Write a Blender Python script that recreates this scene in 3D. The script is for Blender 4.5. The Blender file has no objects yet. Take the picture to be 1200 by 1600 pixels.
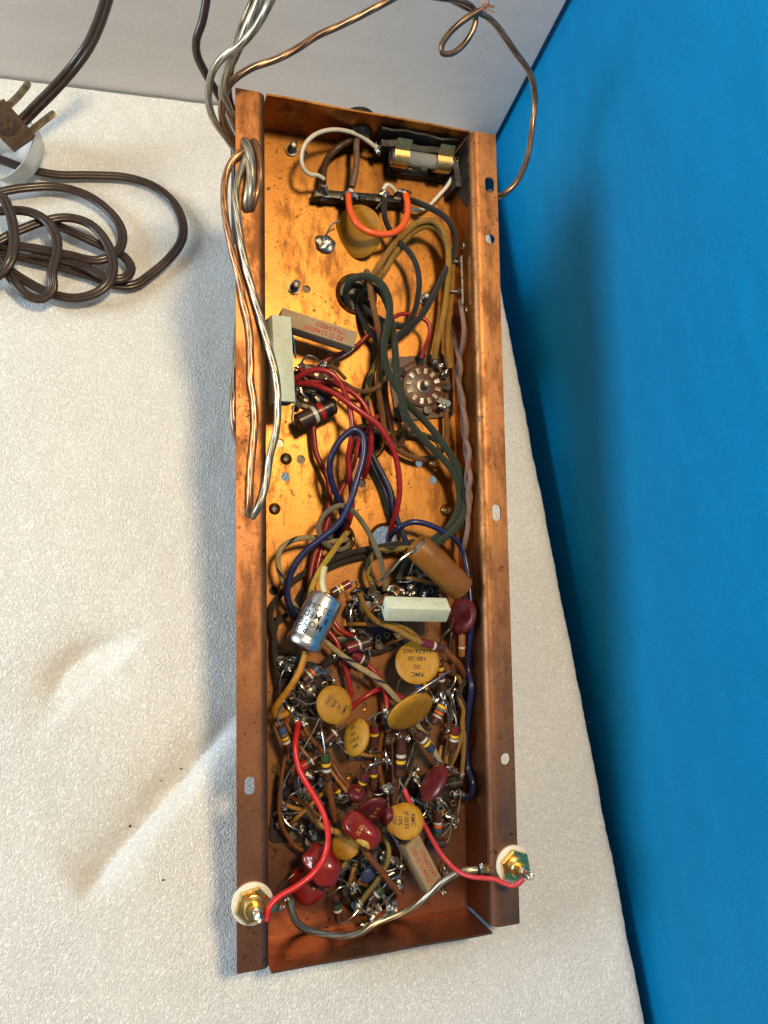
import bpy, bmesh, math, random
from mathutils import Vector, Matrix, noise

# ------------------------------------------------------------------ camera, world, lights, exposure
scn = bpy.context.scene
COL = scn.collection
CAM_H = 0.468                                   # lens height above the foam sheet, metres
CAM_ROT = Matrix(((0.9552, 0.0306, -0.2944), (-0.1228, 0.9460, -0.2999), (0.2693, 0.3226, 0.9074)))
CAM = Vector((0, 0, CAM_H))
FPX = 1202.0
cd = bpy.data.cameras.new('camera')
cd.sensor_fit = 'VERTICAL'; cd.sensor_height = 36.0; cd.lens = 36.0 * FPX / 1600.0
cd.clip_start = 0.01; cd.clip_end = 50
cam = bpy.data.objects.new('camera', cd); COL.objects.link(cam)
cam.matrix_world = Matrix.Translation(CAM) @ CAM_ROT.to_4x4()
scn.camera = cam

w = bpy.data.worlds.new('World'); scn.world = w; w.use_nodes = True
bgn = w.node_tree.nodes['Background']
bgn.inputs[0].default_value = (0.97, 0.98, 0.96, 1); bgn.inputs[1].default_value = 0.15

def area(name, loc, target, size, power, color, shape='DISK', sy=None):
    l = bpy.data.lights.new(name, 'AREA'); l.shape = shape; l.size = size
    if sy: l.size_y = sy
    l.energy = power; l.color = color
    o = bpy.data.objects.new(name, l); COL.objects.link(o)
    o.location = loc
    o.rotation_euler = (Vector(target) - Vector(loc)).to_track_quat('-Z', 'Y').to_euler()
    return o
area('ceiling_lamp', (0.22, 0.18, 1.20), (0.12, 0.16, 0), 0.18, 10.3, (1.0, 0.765, 0.455))
area('window_light', (-1.15, 0.24, 0.58), (0.15, 0.08, 0.05), 0.5, 16.0, (0.74, 0.90, 1.0), 'RECTANGLE', 0.55)

scn.view_settings.view_transform = 'Standard'; scn.view_settings.look = 'None'
scn.view_settings.exposure = 0.0; scn.view_settings.gamma = 1.0
try: scn.view_settings.use_curve_mapping = False
except Exception: pass

random.seed(4)

# ------------------------------------------------------------------ measured frames
CH_R = Matrix(((0.9989, 0.0381, 0.0258), (-0.0306, 0.9694, -0.2435), (-0.0343, 0.2425, 0.9696)))
CH_T = Vector((0.1195, 0.1244, 0.0921))         # centre of the chassis rim
CH = Matrix.Translation(CH_T) @ CH_R.to_4x4()
CX, CY, CZ = (CH_R.col[0].normalized(), CH_R.col[1].normalized(), CH_R.col[2].normalized())
HL, WI, DEP, FW, TH = 0.225, 0.0604, 0.033, 0.016, 0.0011   # half length, half width, depth, flange, sheet

def sight(px, py):
    return (CAM_ROT @ Vector(((px - 600) / FPX, (800 - py) / FPX, -1.0)))
def P(px, py, h=0.0):
    """survey point: photograph position on the plane h mm above the chassis floor"""
    d = sight(px, py); o = CH @ Vector((0, 0, -DEP + h * 0.001))
    return CAM + d * ((o - CAM).dot(CZ) / d.dot(CZ))
def F(px, py, z=0.0):
    """survey point: photograph position at z mm above the foam"""
    d = sight(px, py); return CAM + d * ((z * 0.001 - CAM_H) / d.z)
def onX(px, py, X):
    d = sight(px, py); return CAM + d * (X / d.x)
def loc(v):                                     # world -> chassis local
    return CH.inverted() @ v
def pt(s, fn=P):
    a = s.split(','); return fn(float(a[0]), float(a[1]), float(a[2]) if len(a) > 2 else 0.0)
def path(s, fn=P): return [pt(q, fn) for q in s.split()]
def view(p): return (CAM - p).normalized()
IR, IU = CAM_ROT.col[0].normalized(), CAM_ROT.col[1].normalized()
def img_dir(ang):                               # direction in the picture, degrees ccw from right
    a = math.radians(ang); return IR * math.cos(a) + IU * math.sin(a)
def depth(p): return -(CAM_ROT.transposed() @ (p - CAM)).z

# ------------------------------------------------------------------ materials
MATS = {}
def nodes(name):
    m = bpy.data.materials.new(name); m.use_nodes = True
    nt = m.node_tree; b = nt.nodes['Principled BSDF']; MATS[name] = m
    return m, nt, b
def N(nt, kind, **kw):
    n = nt.nodes.new(kind)
    for k, v in kw.items():
        if k.startswith('i_'):
            key = k[2:]; n.inputs[int(key) if key.isdigit() else key.replace('_', ' ')].default_value = v
        else: setattr(n, k, v)
    return n
def ramp(nt, src, stops, interp='LINEAR'):
    r = nt.nodes.new('ShaderNodeValToRGB'); r.color_ramp.interpolation = interp
    e = r.color_ramp.elements
    while len(e) < len(stops): e.new(0.5)
    for i, (p, c) in enumerate(stops):
        e[i].position = p; e[i].color = c if len(c) == 4 else (*c, 1)
    nt.links.new(src, r.inputs[0]); return r.outputs[0]
def mix(nt, fac, a, b, mode='MIX'):
    n = nt.nodes.new('ShaderNodeMix'); n.data_type = 'RGBA'; n.blend_type = mode
    for s, v in ((n.inputs[0], fac), (n.inputs[6], a), (n.inputs[7], b)):
        if hasattr(v, 'links') or hasattr(v, 'is_linked'): nt.links.new(v, s)
        else: s.default_value = v if not isinstance(v, tuple) or len(v) == 4 else (*v, 1)
    return n.outputs[2]
def math_n(nt, op, a, b=None, c=None):
    n = nt.nodes.new('ShaderNodeMath'); n.operation = op
    for i, v in enumerate((a, b, c)):
        if v is None: continue
        if hasattr(v, 'is_linked'): nt.links.new(v, n.inputs[i])
        else: n.inputs[i].default_value = v
    return n.outputs[0]
def coords(nt, kind='Object', scale=(1, 1, 1)):
    t = nt.nodes.new('ShaderNodeTexCoord'); m = nt.nodes.new('ShaderNodeMapping')
    m.inputs['Scale'].default_value = scale
    nt.links.new(t.outputs[kind], m.inputs[0]); return m.outputs[0]
def noise_n(nt, vec, scale, detail=4, rough=0.55):
    n = N(nt, 'ShaderNodeTexNoise', i_Scale=scale, i_Detail=detail, i_Roughness=rough)
    nt.links.new(vec, n.inputs['Vector']); return n.outputs['Fac']
def bump(nt, b, h, strength=0.3, dist=0.001):
    n = N(nt, 'ShaderNodeBump', i_Strength=strength, i_Distance=dist)
    nt.links.new(h, n.inputs['Height']); nt.links.new(n.outputs[0], b.inputs['Normal'])

def plain(name, col, rough=0.4, metal=0.0, var=0.18, scale=350, coat=0.0, bmp=0.08, dirt=0.0):
    m, nt, b = nodes(name)
    c = coords(nt); f = noise_n(nt, c, scale, 4)
    lo = tuple(x * (1 - var) for x in col); hi = tuple(min(1, x * (1 + var)) for x in col)
    k = ramp(nt, f, [(0.3, lo), (0.7, hi)])
    if dirt:
        g = noise_n(nt, c, 160, 6, 0.7)
        k = mix(nt, ramp(nt, g, [(0.52, (0, 0, 0)), (0.72, (dirt,) * 3)]), k, (0.03, 0.02, 0.012))
    nt.links.new(k, b.inputs['Base Color'])
    nt.links.new(ramp(nt, f, [(0.25, (rough * 0.75,) * 3), (0.75, (min(1, rough * 1.3),) * 3)]), b.inputs['Roughness'])
    b.inputs['Metallic'].default_value = metal
    b.inputs['Coat Weight'].default_value = coat; b.inputs['Coat Roughness'].default_value = 0.12
    if bmp: bump(nt, b, noise_n(nt, c, scale * 3, 3), bmp, 0.0006)
    return m

def copper_mat(name='copper', sh=0.0, dull=0.0, tone=((0.26, 0.105, 0.028), (0.47, 0.205, 0.046), (0.60, 0.285, 0.066))):
    m, nt, b = nodes(name)
    c = coords(nt)
    big = noise_n(nt, c, 22, 5, 0.6)
    col = ramp(nt, big, [(0.25, tone[0]), (0.5, tone[1]), (0.78, tone[2])])
    # drawing streaks along the sheet
    st = noise_n(nt, coords(nt, 'Object', (260, 9, 260)), 1.0, 4, 0.6)
    col = mix(nt, ramp(nt, st, [(0.35, (0.30,) * 3), (0.62, (0,) * 3)]), col, (0.33, 0.13, 0.05))
    # brown tarnish clouds with ragged edges
    tn = noise_n(nt, coords(nt, 'Object', (1.6, 0.55, 1.6)), 42, 9, 0.74)
    tm = ramp(nt, tn, [(0.48 - sh, (0,) * 3), (0.58 - sh, (0.6,) * 3), (0.75 - sh, (0.9,) * 3)])
    col = mix(nt, tm, col, (0.13, 0.052, 0.020))
    # warm light fading towards the jack end, painted as duller, pinker copper
    sep = N(nt, 'ShaderNodeSeparateXYZ'); nt.links.new(coords(nt), sep.inputs[0])
    yy = math_n(nt, 'ADD', sep.outputs[1], math_n(nt, 'MULTIPLY', math_n(nt, 'SUBTRACT', big, 0.5), 0.10))
    dim_end = ramp(nt, math_n(nt, 'MULTIPLY_ADD', yy, 2.2, 0.5), [(0.05, (0.85,) * 3), (0.52, (0,) * 3)])
    col = mix(nt, dim_end, col, (0.30, 0.145, 0.098))
    # small black pits and specks
    sp = noise_n(nt, c, 420, 3, 0.6)
    gate = noise_n(nt, c, 30, 3, 0.6)
    sm = math_n(nt, 'MULTIPLY', ramp(nt, sp, [(0.61, (0,) * 3), (0.67, (1,) * 3)]), ramp(nt, gate, [(0.42, (0.1,) * 3), (0.62, (1,) * 3)]))
    col = mix(nt, sm, col, (0.05, 0.028, 0.015))
    # larger corrosion blots
    bl = noise_n(nt, c, 120, 5, 0.75)
    bm = math_n(nt, 'MULTIPLY', ramp(nt, bl, [(0.59, (0,) * 3), (0.64, (0.8,) * 3)]), ramp(nt, noise_n(nt, c, 14, 3), [(0.48, (0,) * 3), (0.6, (1,) * 3)]))
    col = mix(nt, bm, col, (0.075, 0.042, 0.025))
    # hair scratches
    sc = N(nt, 'ShaderNodeTexVoronoi', feature='DISTANCE_TO_EDGE', i_Scale=46.0, i_Randomness=1.0)
    wob = N(nt, 'ShaderNodeMix'); wob.data_type = 'VECTOR'; wob.inputs[0].default_value = 0.02
    nz = N(nt, 'ShaderNodeTexNoise', i_Scale=40.0); nt.links.new(c, nz.inputs['Vector'])
    nt.links.new(c, wob.inputs[4]); nt.links.new(nz.outputs['Color'], wob.inputs[5]); nt.links.new(wob.outputs[1], sc.inputs['Vector'])
    sl = math_n(nt, 'MULTIPLY', ramp(nt, sc.outputs['Distance'], [(0.0, (0.5,) * 3), (0.016, (0,) * 3)]), ramp(nt, noise_n(nt, c, 60, 2), [(0.55, (0,) * 3), (0.6, (1,) * 3)]))
    col = mix(nt, sl, col, (0.18, 0.08, 0.03))
    nt.links.new(col, b.inputs['Base Color'])
    b.inputs['Metallic'].default_value = 1.0
    ro = math_n(nt, 'ADD', ramp(nt, big, [(0.3, (0.36 + dull,) * 3), (0.7, (0.46 + dull,) * 3)]), math_n(nt, 'MULTIPLY', tm, 0.14))
    nt.links.new(ro, b.inputs['Roughness'])
    hh = math_n(nt, 'ADD', math_n(nt, 'MULTIPLY', st, 0.4), math_n(nt, 'MULTIPLY', noise_n(nt, c, 700, 4, 0.7), 0.6))
    bump(nt, b, hh, 0.22, 0.0005)
    return m
copper_mat()
copper_mat('copper_handled', 0.01, 0.08, ((0.34, 0.145, 0.062), (0.48, 0.205, 0.078), (0.58, 0.265, 0.09)))   # rubbed, duller flanges

def tube_uv(nt):
    t = nt.nodes.new('ShaderNodeTexCoord'); s = nt.nodes.new('ShaderNodeSeparateXYZ')
    nt.links.new(t.outputs['UV'], s.inputs[0]); return s.outputs[0], s.outputs[1]
def saw(nt, x): return math_n(nt, 'FRACT', x)
def cloth(name, col, tracer=None, freq=520.0, dark=0.45, stripe=55.0, width=0.28, rough=0.75):
    """woven sleeving: two families of slanting threads, an optional tracer thread"""
    m, nt, b = nodes(name)
    u, v = tube_uv(nt)
    a1 = math_n(nt, 'ADD', math_n(nt, 'MULTIPLY', u, freq), math_n(nt, 'MULTIPLY', v, 6.0))
    a2 = math_n(nt, 'SUBTRACT', math_n(nt, 'MULTIPLY', u, freq), math_n(nt, 'MULTIPLY', v, 6.0))
    s1 = math_n(nt, 'ABSOLUTE', math_n(nt, 'SINE', math_n(nt, 'MULTIPLY', a1, math.pi)))
    s2 = math_n(nt, 'ABSOLUTE', math_n(nt, 'SINE', math_n(nt, 'MULTIPLY', a2, math.pi)))
    h = math_n(nt, 'MULTIPLY', s1, s2)
    base = col
    if tracer:
        t = saw(nt, math_n(nt, 'ADD', math_n(nt, 'MULTIPLY', u, stripe), v))
        base = mix(nt, ramp(nt, t, [(width, (1,) * 3), (width + 0.04, (0,) * 3)]), col, tracer)
        t2 = saw(nt, math_n(nt, 'SUBTRACT', math_n(nt, 'MULTIPLY', u, stripe), v))
        if width > 0.2: base = mix(nt, ramp(nt, t2, [(width * 0.5, (1,) * 3), (width * 0.5 + 0.04, (0,) * 3)]), base, tracer)
    c = coords(nt)
    dirty = ramp(nt, noise_n(nt, c, 120, 5, 0.65), [(0.35, (1,) * 3), (0.72, (0.55,) * 3)])
    k = mix(nt, 1.0, mix(nt, 1.0, base, dirty, 'MULTIPLY'), ramp(nt, h, [(0.0, (dark,) * 3), (0.5, (1.05,) * 3)]), 'MULTIPLY')
    nt.links.new(k, b.inputs['Base Color'])
    b.inputs['Roughness'].default_value = rough; b.inputs['Sheen Weight'].default_value = 0.15
    bump(nt, b, h, 0.8, 0.0006)
    return m
def stranded(name, col, col2):
    """bundled metal strands seen through clear vinyl"""
    m, nt, b = nodes(name)
    u, v = tube_uv(nt)
    a = math_n(nt, 'ADD', math_n(nt, 'MULTIPLY', u, 70.0), math_n(nt, 'MULTIPLY', v, 5.0))
    s = math_n(nt, 'ABSOLUTE', math_n(nt, 'SINE', math_n(nt, 'MULTIPLY', a, math.pi)))
    c = coords(nt); n = noise_n(nt, c, 90, 4)
    k = mix(nt, ramp(nt, s, [(0.05, (1,) * 3), (0.5, (0,) * 3)]), mix(nt, ramp(nt, n, [(0.4, (0,) * 3), (0.62, (1,) * 3)]), col, col2), tuple(x * 0.4 for x in col))
    nt.links.new(k, b.inputs['Base Color'])
    b.inputs['Metallic'].default_value = 0.75; b.inputs['Roughness'].default_value = 0.38
    b.inputs['Coat Weight'].default_value = 1.0; b.inputs['Coat Roughness'].default_value = 0.16
    bump(nt, b, s, 0.35, 0.0006)
    return m
def glassy(name, col, rough=0.05, alpha=0.0):
    m, nt, b = nodes(name)
    b.inputs['Base Color'].default_value = (*col, 1); b.inputs['Roughness'].default_value = rough
    b.inputs['Transmission Weight'].default_value = 1.0; b.inputs['IOR'].default_value = 1.2
    return m

plain('red_vinyl', (0.36, 0.016, 0.018), 0.34, coat=0.2, dirt=0.35)
plain('bright_red_vinyl', (0.66, 0.014, 0.016), 0.38, coat=0.12, var=0.14, dirt=0.2)
plain('pink_red_vinyl', (0.60, 0.04, 0.05), 0.42, coat=0.1, var=0.14, dirt=0.2)
plain('dark_red_vinyl', (0.27, 0.022, 0.018), 0.4, dirt=0.5)
plain('orange_vinyl', (0.90, 0.115, 0.018), 0.34, coat=0.2, var=0.07)
plain('blue_vinyl', (0.012, 0.017, 0.080), 0.36, coat=0.2, dirt=0.25)
plain('navy_vinyl', (0.020, 0.024, 0.060), 0.42, dirt=0.3)
plain('white_vinyl', (0.72, 0.66, 0.52), 0.4, var=0.1, dirt=0.12)
plain('brown_vinyl', (0.085, 0.040, 0.022), 0.42, var=0.25)
plain('cord_vinyl', (0.036, 0.019, 0.013), 0.36, var=0.25, coat=0.15)
plain('taupe_vinyl', (0.16, 0.085, 0.05), 0.5, var=0.25)
plain('cream_sleeve', (0.62, 0.55, 0.30), 0.4, var=0.12)
plain('brown_sleeve', (0.19, 0.062, 0.016), 0.45, var=0.4, scale=600)
plain('tan_sleeve', (0.36, 0.17, 0.035), 0.45, var=0.4, scale=600)
plain('olive_sleeve', (0.23, 0.17, 0.045), 0.5, var=0.3)
plain('ochre_vinyl', (0.55, 0.24, 0.02), 0.4, var=0.2, dirt=0.25)
cloth('black_cloth', (0.020, 0.019, 0.017))
cloth('green_cloth', (0.026, 0.040, 0.013), dark=0.5)
cloth('yellow_cloth', (0.46, 0.23, 0.018), dark=0.5)
cloth('bright_yellow_cloth', (0.72, 0.42, 0.02), dark=0.6)
cloth('brown_cloth', (0.19, 0.05, 0.018), dark=0.45)
cloth('dark_brown_cloth', (0.045, 0.026, 0.014), dark=0.4)
cloth('rust_cloth', (0.30, 0.12, 0.018), dark=0.5)
cloth('green_yellow_cloth', (0.035, 0.045, 0.016), (0.42, 0.26, 0.015), stripe=60, width=0.4)
cloth('cream_blue_cloth', (0.60, 0.46, 0.22), (0.018, 0.03, 0.06), stripe=48, width=0.16, dark=0.6)
cloth('grey_cloth', (0.28, 0.23, 0.13), dark=0.55)
cloth('mauve_cloth', (0.36, 0.20, 0.145), dark=0.5, freq=600)
stranded('copper_strand', (0.30, 0.13, 0.05), (0.55, 0.26, 0.10))
stranded('dull_copper_strand', (0.20, 0.10, 0.045), (0.36, 0.19, 0.085))
stranded('silver_strand', (0.32, 0.27, 0.19), (0.54, 0.47, 0.34))
stranded('bronze_strand', (0.14, 0.075, 0.04), (0.26, 0.15, 0.08))

plain('tinned_lead', (0.62, 0.59, 0.54), 0.28, metal=1.0, var=0.2, scale=500)
plain('solder', (0.52, 0.51, 0.48), 0.30, metal=1.0, var=0.45, scale=420, bmp=0.5)
plain('dull_steel', (0.30, 0.26, 0.21), 0.42, metal=0.9, var=0.35, dirt=0.5)
plain('dark_steel', (0.10, 0.085, 0.07), 0.45, metal=0.8, var=0.4)
plain('aluminium', (0.66, 0.65, 0.63), 0.34, metal=1.0, var=0.06, scale=200, bmp=0.04)
plain('brass', (0.66, 0.38, 0.11), 0.27, metal=1.0, var=0.18, dirt=0.0)
plain('clip_brass', (0.80, 0.50, 0.17), 0.40, metal=1.0, var=0.12)
plain('gold_plate', (0.83, 0.57, 0.20), 0.27, metal=1.0, var=0.06, bmp=0.02)
plain('mustard_enamel', (0.44, 0.205, 0.007), 0.55, coat=0.02, var=0.16, scale=180, dirt=0.45)
plain('crimson_enamel', (0.12, 0.010, 0.012), 0.38, coat=0.15, var=0.3, scale=200, dirt=0.45)
plain('dipped_red', (0.23, 0.013, 0.010), 0.22, coat=0.4, var=0.28, scale=90, bmp=0.5)
plain('blue_enamel', (0.055, 0.08, 0.20), 0.42, var=0.2)
plain('ochre_paint', (0.50, 0.30, 0.05), 0.4, var=0.3)
plain('wax_paper', (0.25, 0.09, 0.009), 0.42, coat=0.1, var=0.22, scale=120, dirt=0.25)
plain('potting', (0.22, 0.19, 0.165), 0.3, var=0.5, scale=500, bmp=0.8)
plain('green_ceramic', (0.70, 0.75, 0.58), 0.7, var=0.10, scale=900, bmp=0.5, dirt=0.22)
plain('sand_ceramic', (0.44, 0.31, 0.18), 0.8, var=0.16, scale=1100, bmp=0.6, dirt=0.2)
plain('grey_ceramic', (0.10, 0.09, 0.08), 0.8, var=0.3)
plain('bakelite_brown', (0.115, 0.045, 0.02), 0.42, var=0.25, dirt=0.3)
plain('bakelite_dark', (0.028, 0.017, 0.013), 0.4, var=0.35)
plain('bakelite_black', (0.012, 0.011, 0.010), 0.36, var=0.4)
plain('black_tape', (0.014, 0.013, 0.012), 0.5, var=0.4, scale=90, bmp=0.6)
plain('carbon_brown', (0.082, 0.027, 0.012), 0.32, coat=0.35, var=0.18)
plain('carbon_dark', (0.05, 0.024, 0.015), 0.36, coat=0.25, var=0.2)
plain('carbon_copper', (0.34, 0.13, 0.04), 0.3, coat=0.3, var=0.2)
BAND = dict(white=(0.66, 0.63, 0.58), yellow=(0.82, 0.52, 0.015), red=(0.48, 0.02, 0.012), crimson=(0.17, 0.014, 0.022),
            orange=(0.80, 0.17, 0.02), blue=(0.05, 0.10, 0.22), navy=(0.02, 0.04, 0.10), green=(0.035, 0.085, 0.03), black=(0.012, 0.01, 0.01),
            grey=(0.16, 0.16, 0.14), purple=(0.10, 0.02, 0.06))
for k, c in BAND.items(): plain('band_' + k, c, 0.34, coat=0.3, var=0.1)
plain('print_black', (0.025, 0.02, 0.016), 0.6, var=0.3)
plain('print_red', (0.50, 0.05, 0.02), 0.7, var=0.3)
plain('print_gold', (0.60, 0.36, 0.08), 0.5, var=0.3)
plain('print_faint', (0.12, 0.075, 0.02), 0.6, var=0.4)
plain('nylon_white', (0.80, 0.74, 0.60), 0.4, var=0.05)
plain('gap_dark', (0.02, 0.02, 0.02), 0.8)
plain('plug_brown', (0.085, 0.047, 0.025), 0.42, var=0.2, dirt=0.3)
plain('prong_bronze', (0.20, 0.15, 0.09), 0.35, metal=0.9, var=0.3)
plain('plug_badge', (0.05, 0.028, 0.018), 0.5, var=0.2)
plain('laminate', (0.10, 0.09, 0.085), 0.5, metal=0.6, var=0.3)
m_, nt_, b_ = nodes('fuse_glass'); b_.inputs['Base Color'].default_value = (.92, .92, .86, 1); b_.inputs['Roughness'].default_value = .08; b_.inputs['Transmission Weight'].default_value = .72; b_.inputs['IOR'].default_value = 1.35

def foam_mat():
    m, nt, b = nodes('foam_white')
    c = coords(nt)
    vo = N(nt, 'ShaderNodeTexVoronoi', i_Scale=950.0); nt.links.new(c, vo.inputs['Vector'])
    cells = vo.outputs['Distance']
    sp = N(nt, 'ShaderNodeSeparateColor'); nt.links.new(vo.outputs['Color'], sp.inputs[0])
    n = noise_n(nt, c, 520, 5, 0.75); big = noise_n(nt, c, 7, 3)
    col = ramp(nt, n, [(0.32, (0.66, 0.65, 0.625)), (0.68, (0.89, 0.88, 0.85))])
    glint = ramp(nt, sp.outputs[0], [(0.84, (0,) * 3), (0.88, (1,) * 3)])
    col = mix(nt, glint, col, (0.95, 0.94, 0.92))  # bead glints painted into the colour as paler specks
    col = mix(nt, ramp(nt, big, [(0.4, (0.0,) * 3), (0.7, (0.22,) * 3)]), col, (0.76, 0.74, 0.71))
    nt.links.new(col, b.inputs['Base Color'])
    ro = mix(nt, glint, (0.62,) * 3, (0.14,) * 3); nt.links.new(ro, b.inputs['Roughness'])
    b.inputs['Specular IOR Level'].default_value = 0.6
    b.inputs['Subsurface Weight'].default_value = 0.0
    hh = math_n(nt, 'ADD', math_n(nt, 'MULTIPLY', cells, -0.9), math_n(nt, 'MULTIPLY', n, 1.4))
    hh = math_n(nt, 'ADD', hh, math_n(nt, 'MULTIPLY', sp.outputs[1], 0.5))
    hh = math_n(nt, 'MULTIPLY', hh, ramp(nt, noise_n(nt, c, 11, 4, 0.6), [(0.3, (0.45,) * 3), (0.7, (1.25,) * 3)]))
    bump(nt, b, hh, 0.6, 0.0009)
foam_mat()
def board_mat():
    m, nt, b = nodes('board_white')
    c = coords(nt); s = noise_n(nt, coords(nt, 'Object', (3, 1, 26)), 2.0, 4)
    col = ramp(nt, s, [(0.3, (0.74, 0.705, 0.68)), (0.7, (0.81, 0.775, 0.75))])
    col = mix(nt, 1.0, col, ramp(nt, noise_n(nt, c, 700, 4, 0.7), [(0.35, (0.90,) * 3), (0.65, (1.05,) * 3)]), 'MULTIPLY')
    sm = noise_n(nt, c, 22, 7, 0.75)
    col = mix(nt, ramp(nt, sm, [(0.60, (0,) * 3), (0.75, (0.35,) * 3)]), col, (0.45, 0.41, 0.38))
    nt.links.new(col, b.inputs['Base Color']); b.inputs['Roughness'].default_value = 0.6
    bump(nt, b, noise_n(nt, c, 60, 4), 0.2, 0.002)
    m, nt, b = nodes('wall_blue')
    c = coords(nt); n = noise_n(nt, c, 420, 3, 0.6); g = noise_n(nt, c, 6, 3)
    col = mix(nt, g, (0.0, 0.22, 0.485), (0.0, 0.25, 0.54))
    col = mix(nt, 1.0, col, ramp(nt, noise_n(nt, c, 900, 4, 0.7), [(0.35, (0.86,) * 3), (0.65, (1.08,) * 3)]), 'MULTIPLY')
    col = mix(nt, 1.0, col, ramp(nt, noise_n(nt, coords(nt, 'Object', (1, 1, 4)), 16, 6, 0.7), [(0.3, (0.90,) * 3), (0.7, (1.06,) * 3)]), 'MULTIPLY')
    lg = noise_n(nt, coords(nt, 'Object', (1, 2.5, 1)), 75, 5, 0.8)
    col = mix(nt, ramp(nt, lg, [(0.735, (0,) * 3), (0.77, (0.35,) * 3)]), col, (0.16, 0.36, 0.55))
    sc = noise_n(nt, c, 130, 5, 0.8)
    col = mix(nt, ramp(nt, sc, [(0.76, (0,) * 3), (0.79, (0.5,) * 3)]), col, (0.02, 0.05, 0.10))
    nt.links.new(col, b.inputs['Base Color']); b.inputs['Roughness'].default_value = 0.6
    b.inputs['Specular IOR Level'].default_value = 0.12
    bump(nt, b, n, 0.3, 0.0008)
board_mat()
def cup_mat():
    m, nt, b = nodes('milky_plastic')
    b.inputs['Base Color'].default_value = (0.86, 0.86, 0.83, 1); b.inputs['Roughness'].default_value = 0.3
    b.inputs['Transmission Weight'].default_value = 0.65; b.inputs['IOR'].default_value = 1.3
cup_mat()

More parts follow.
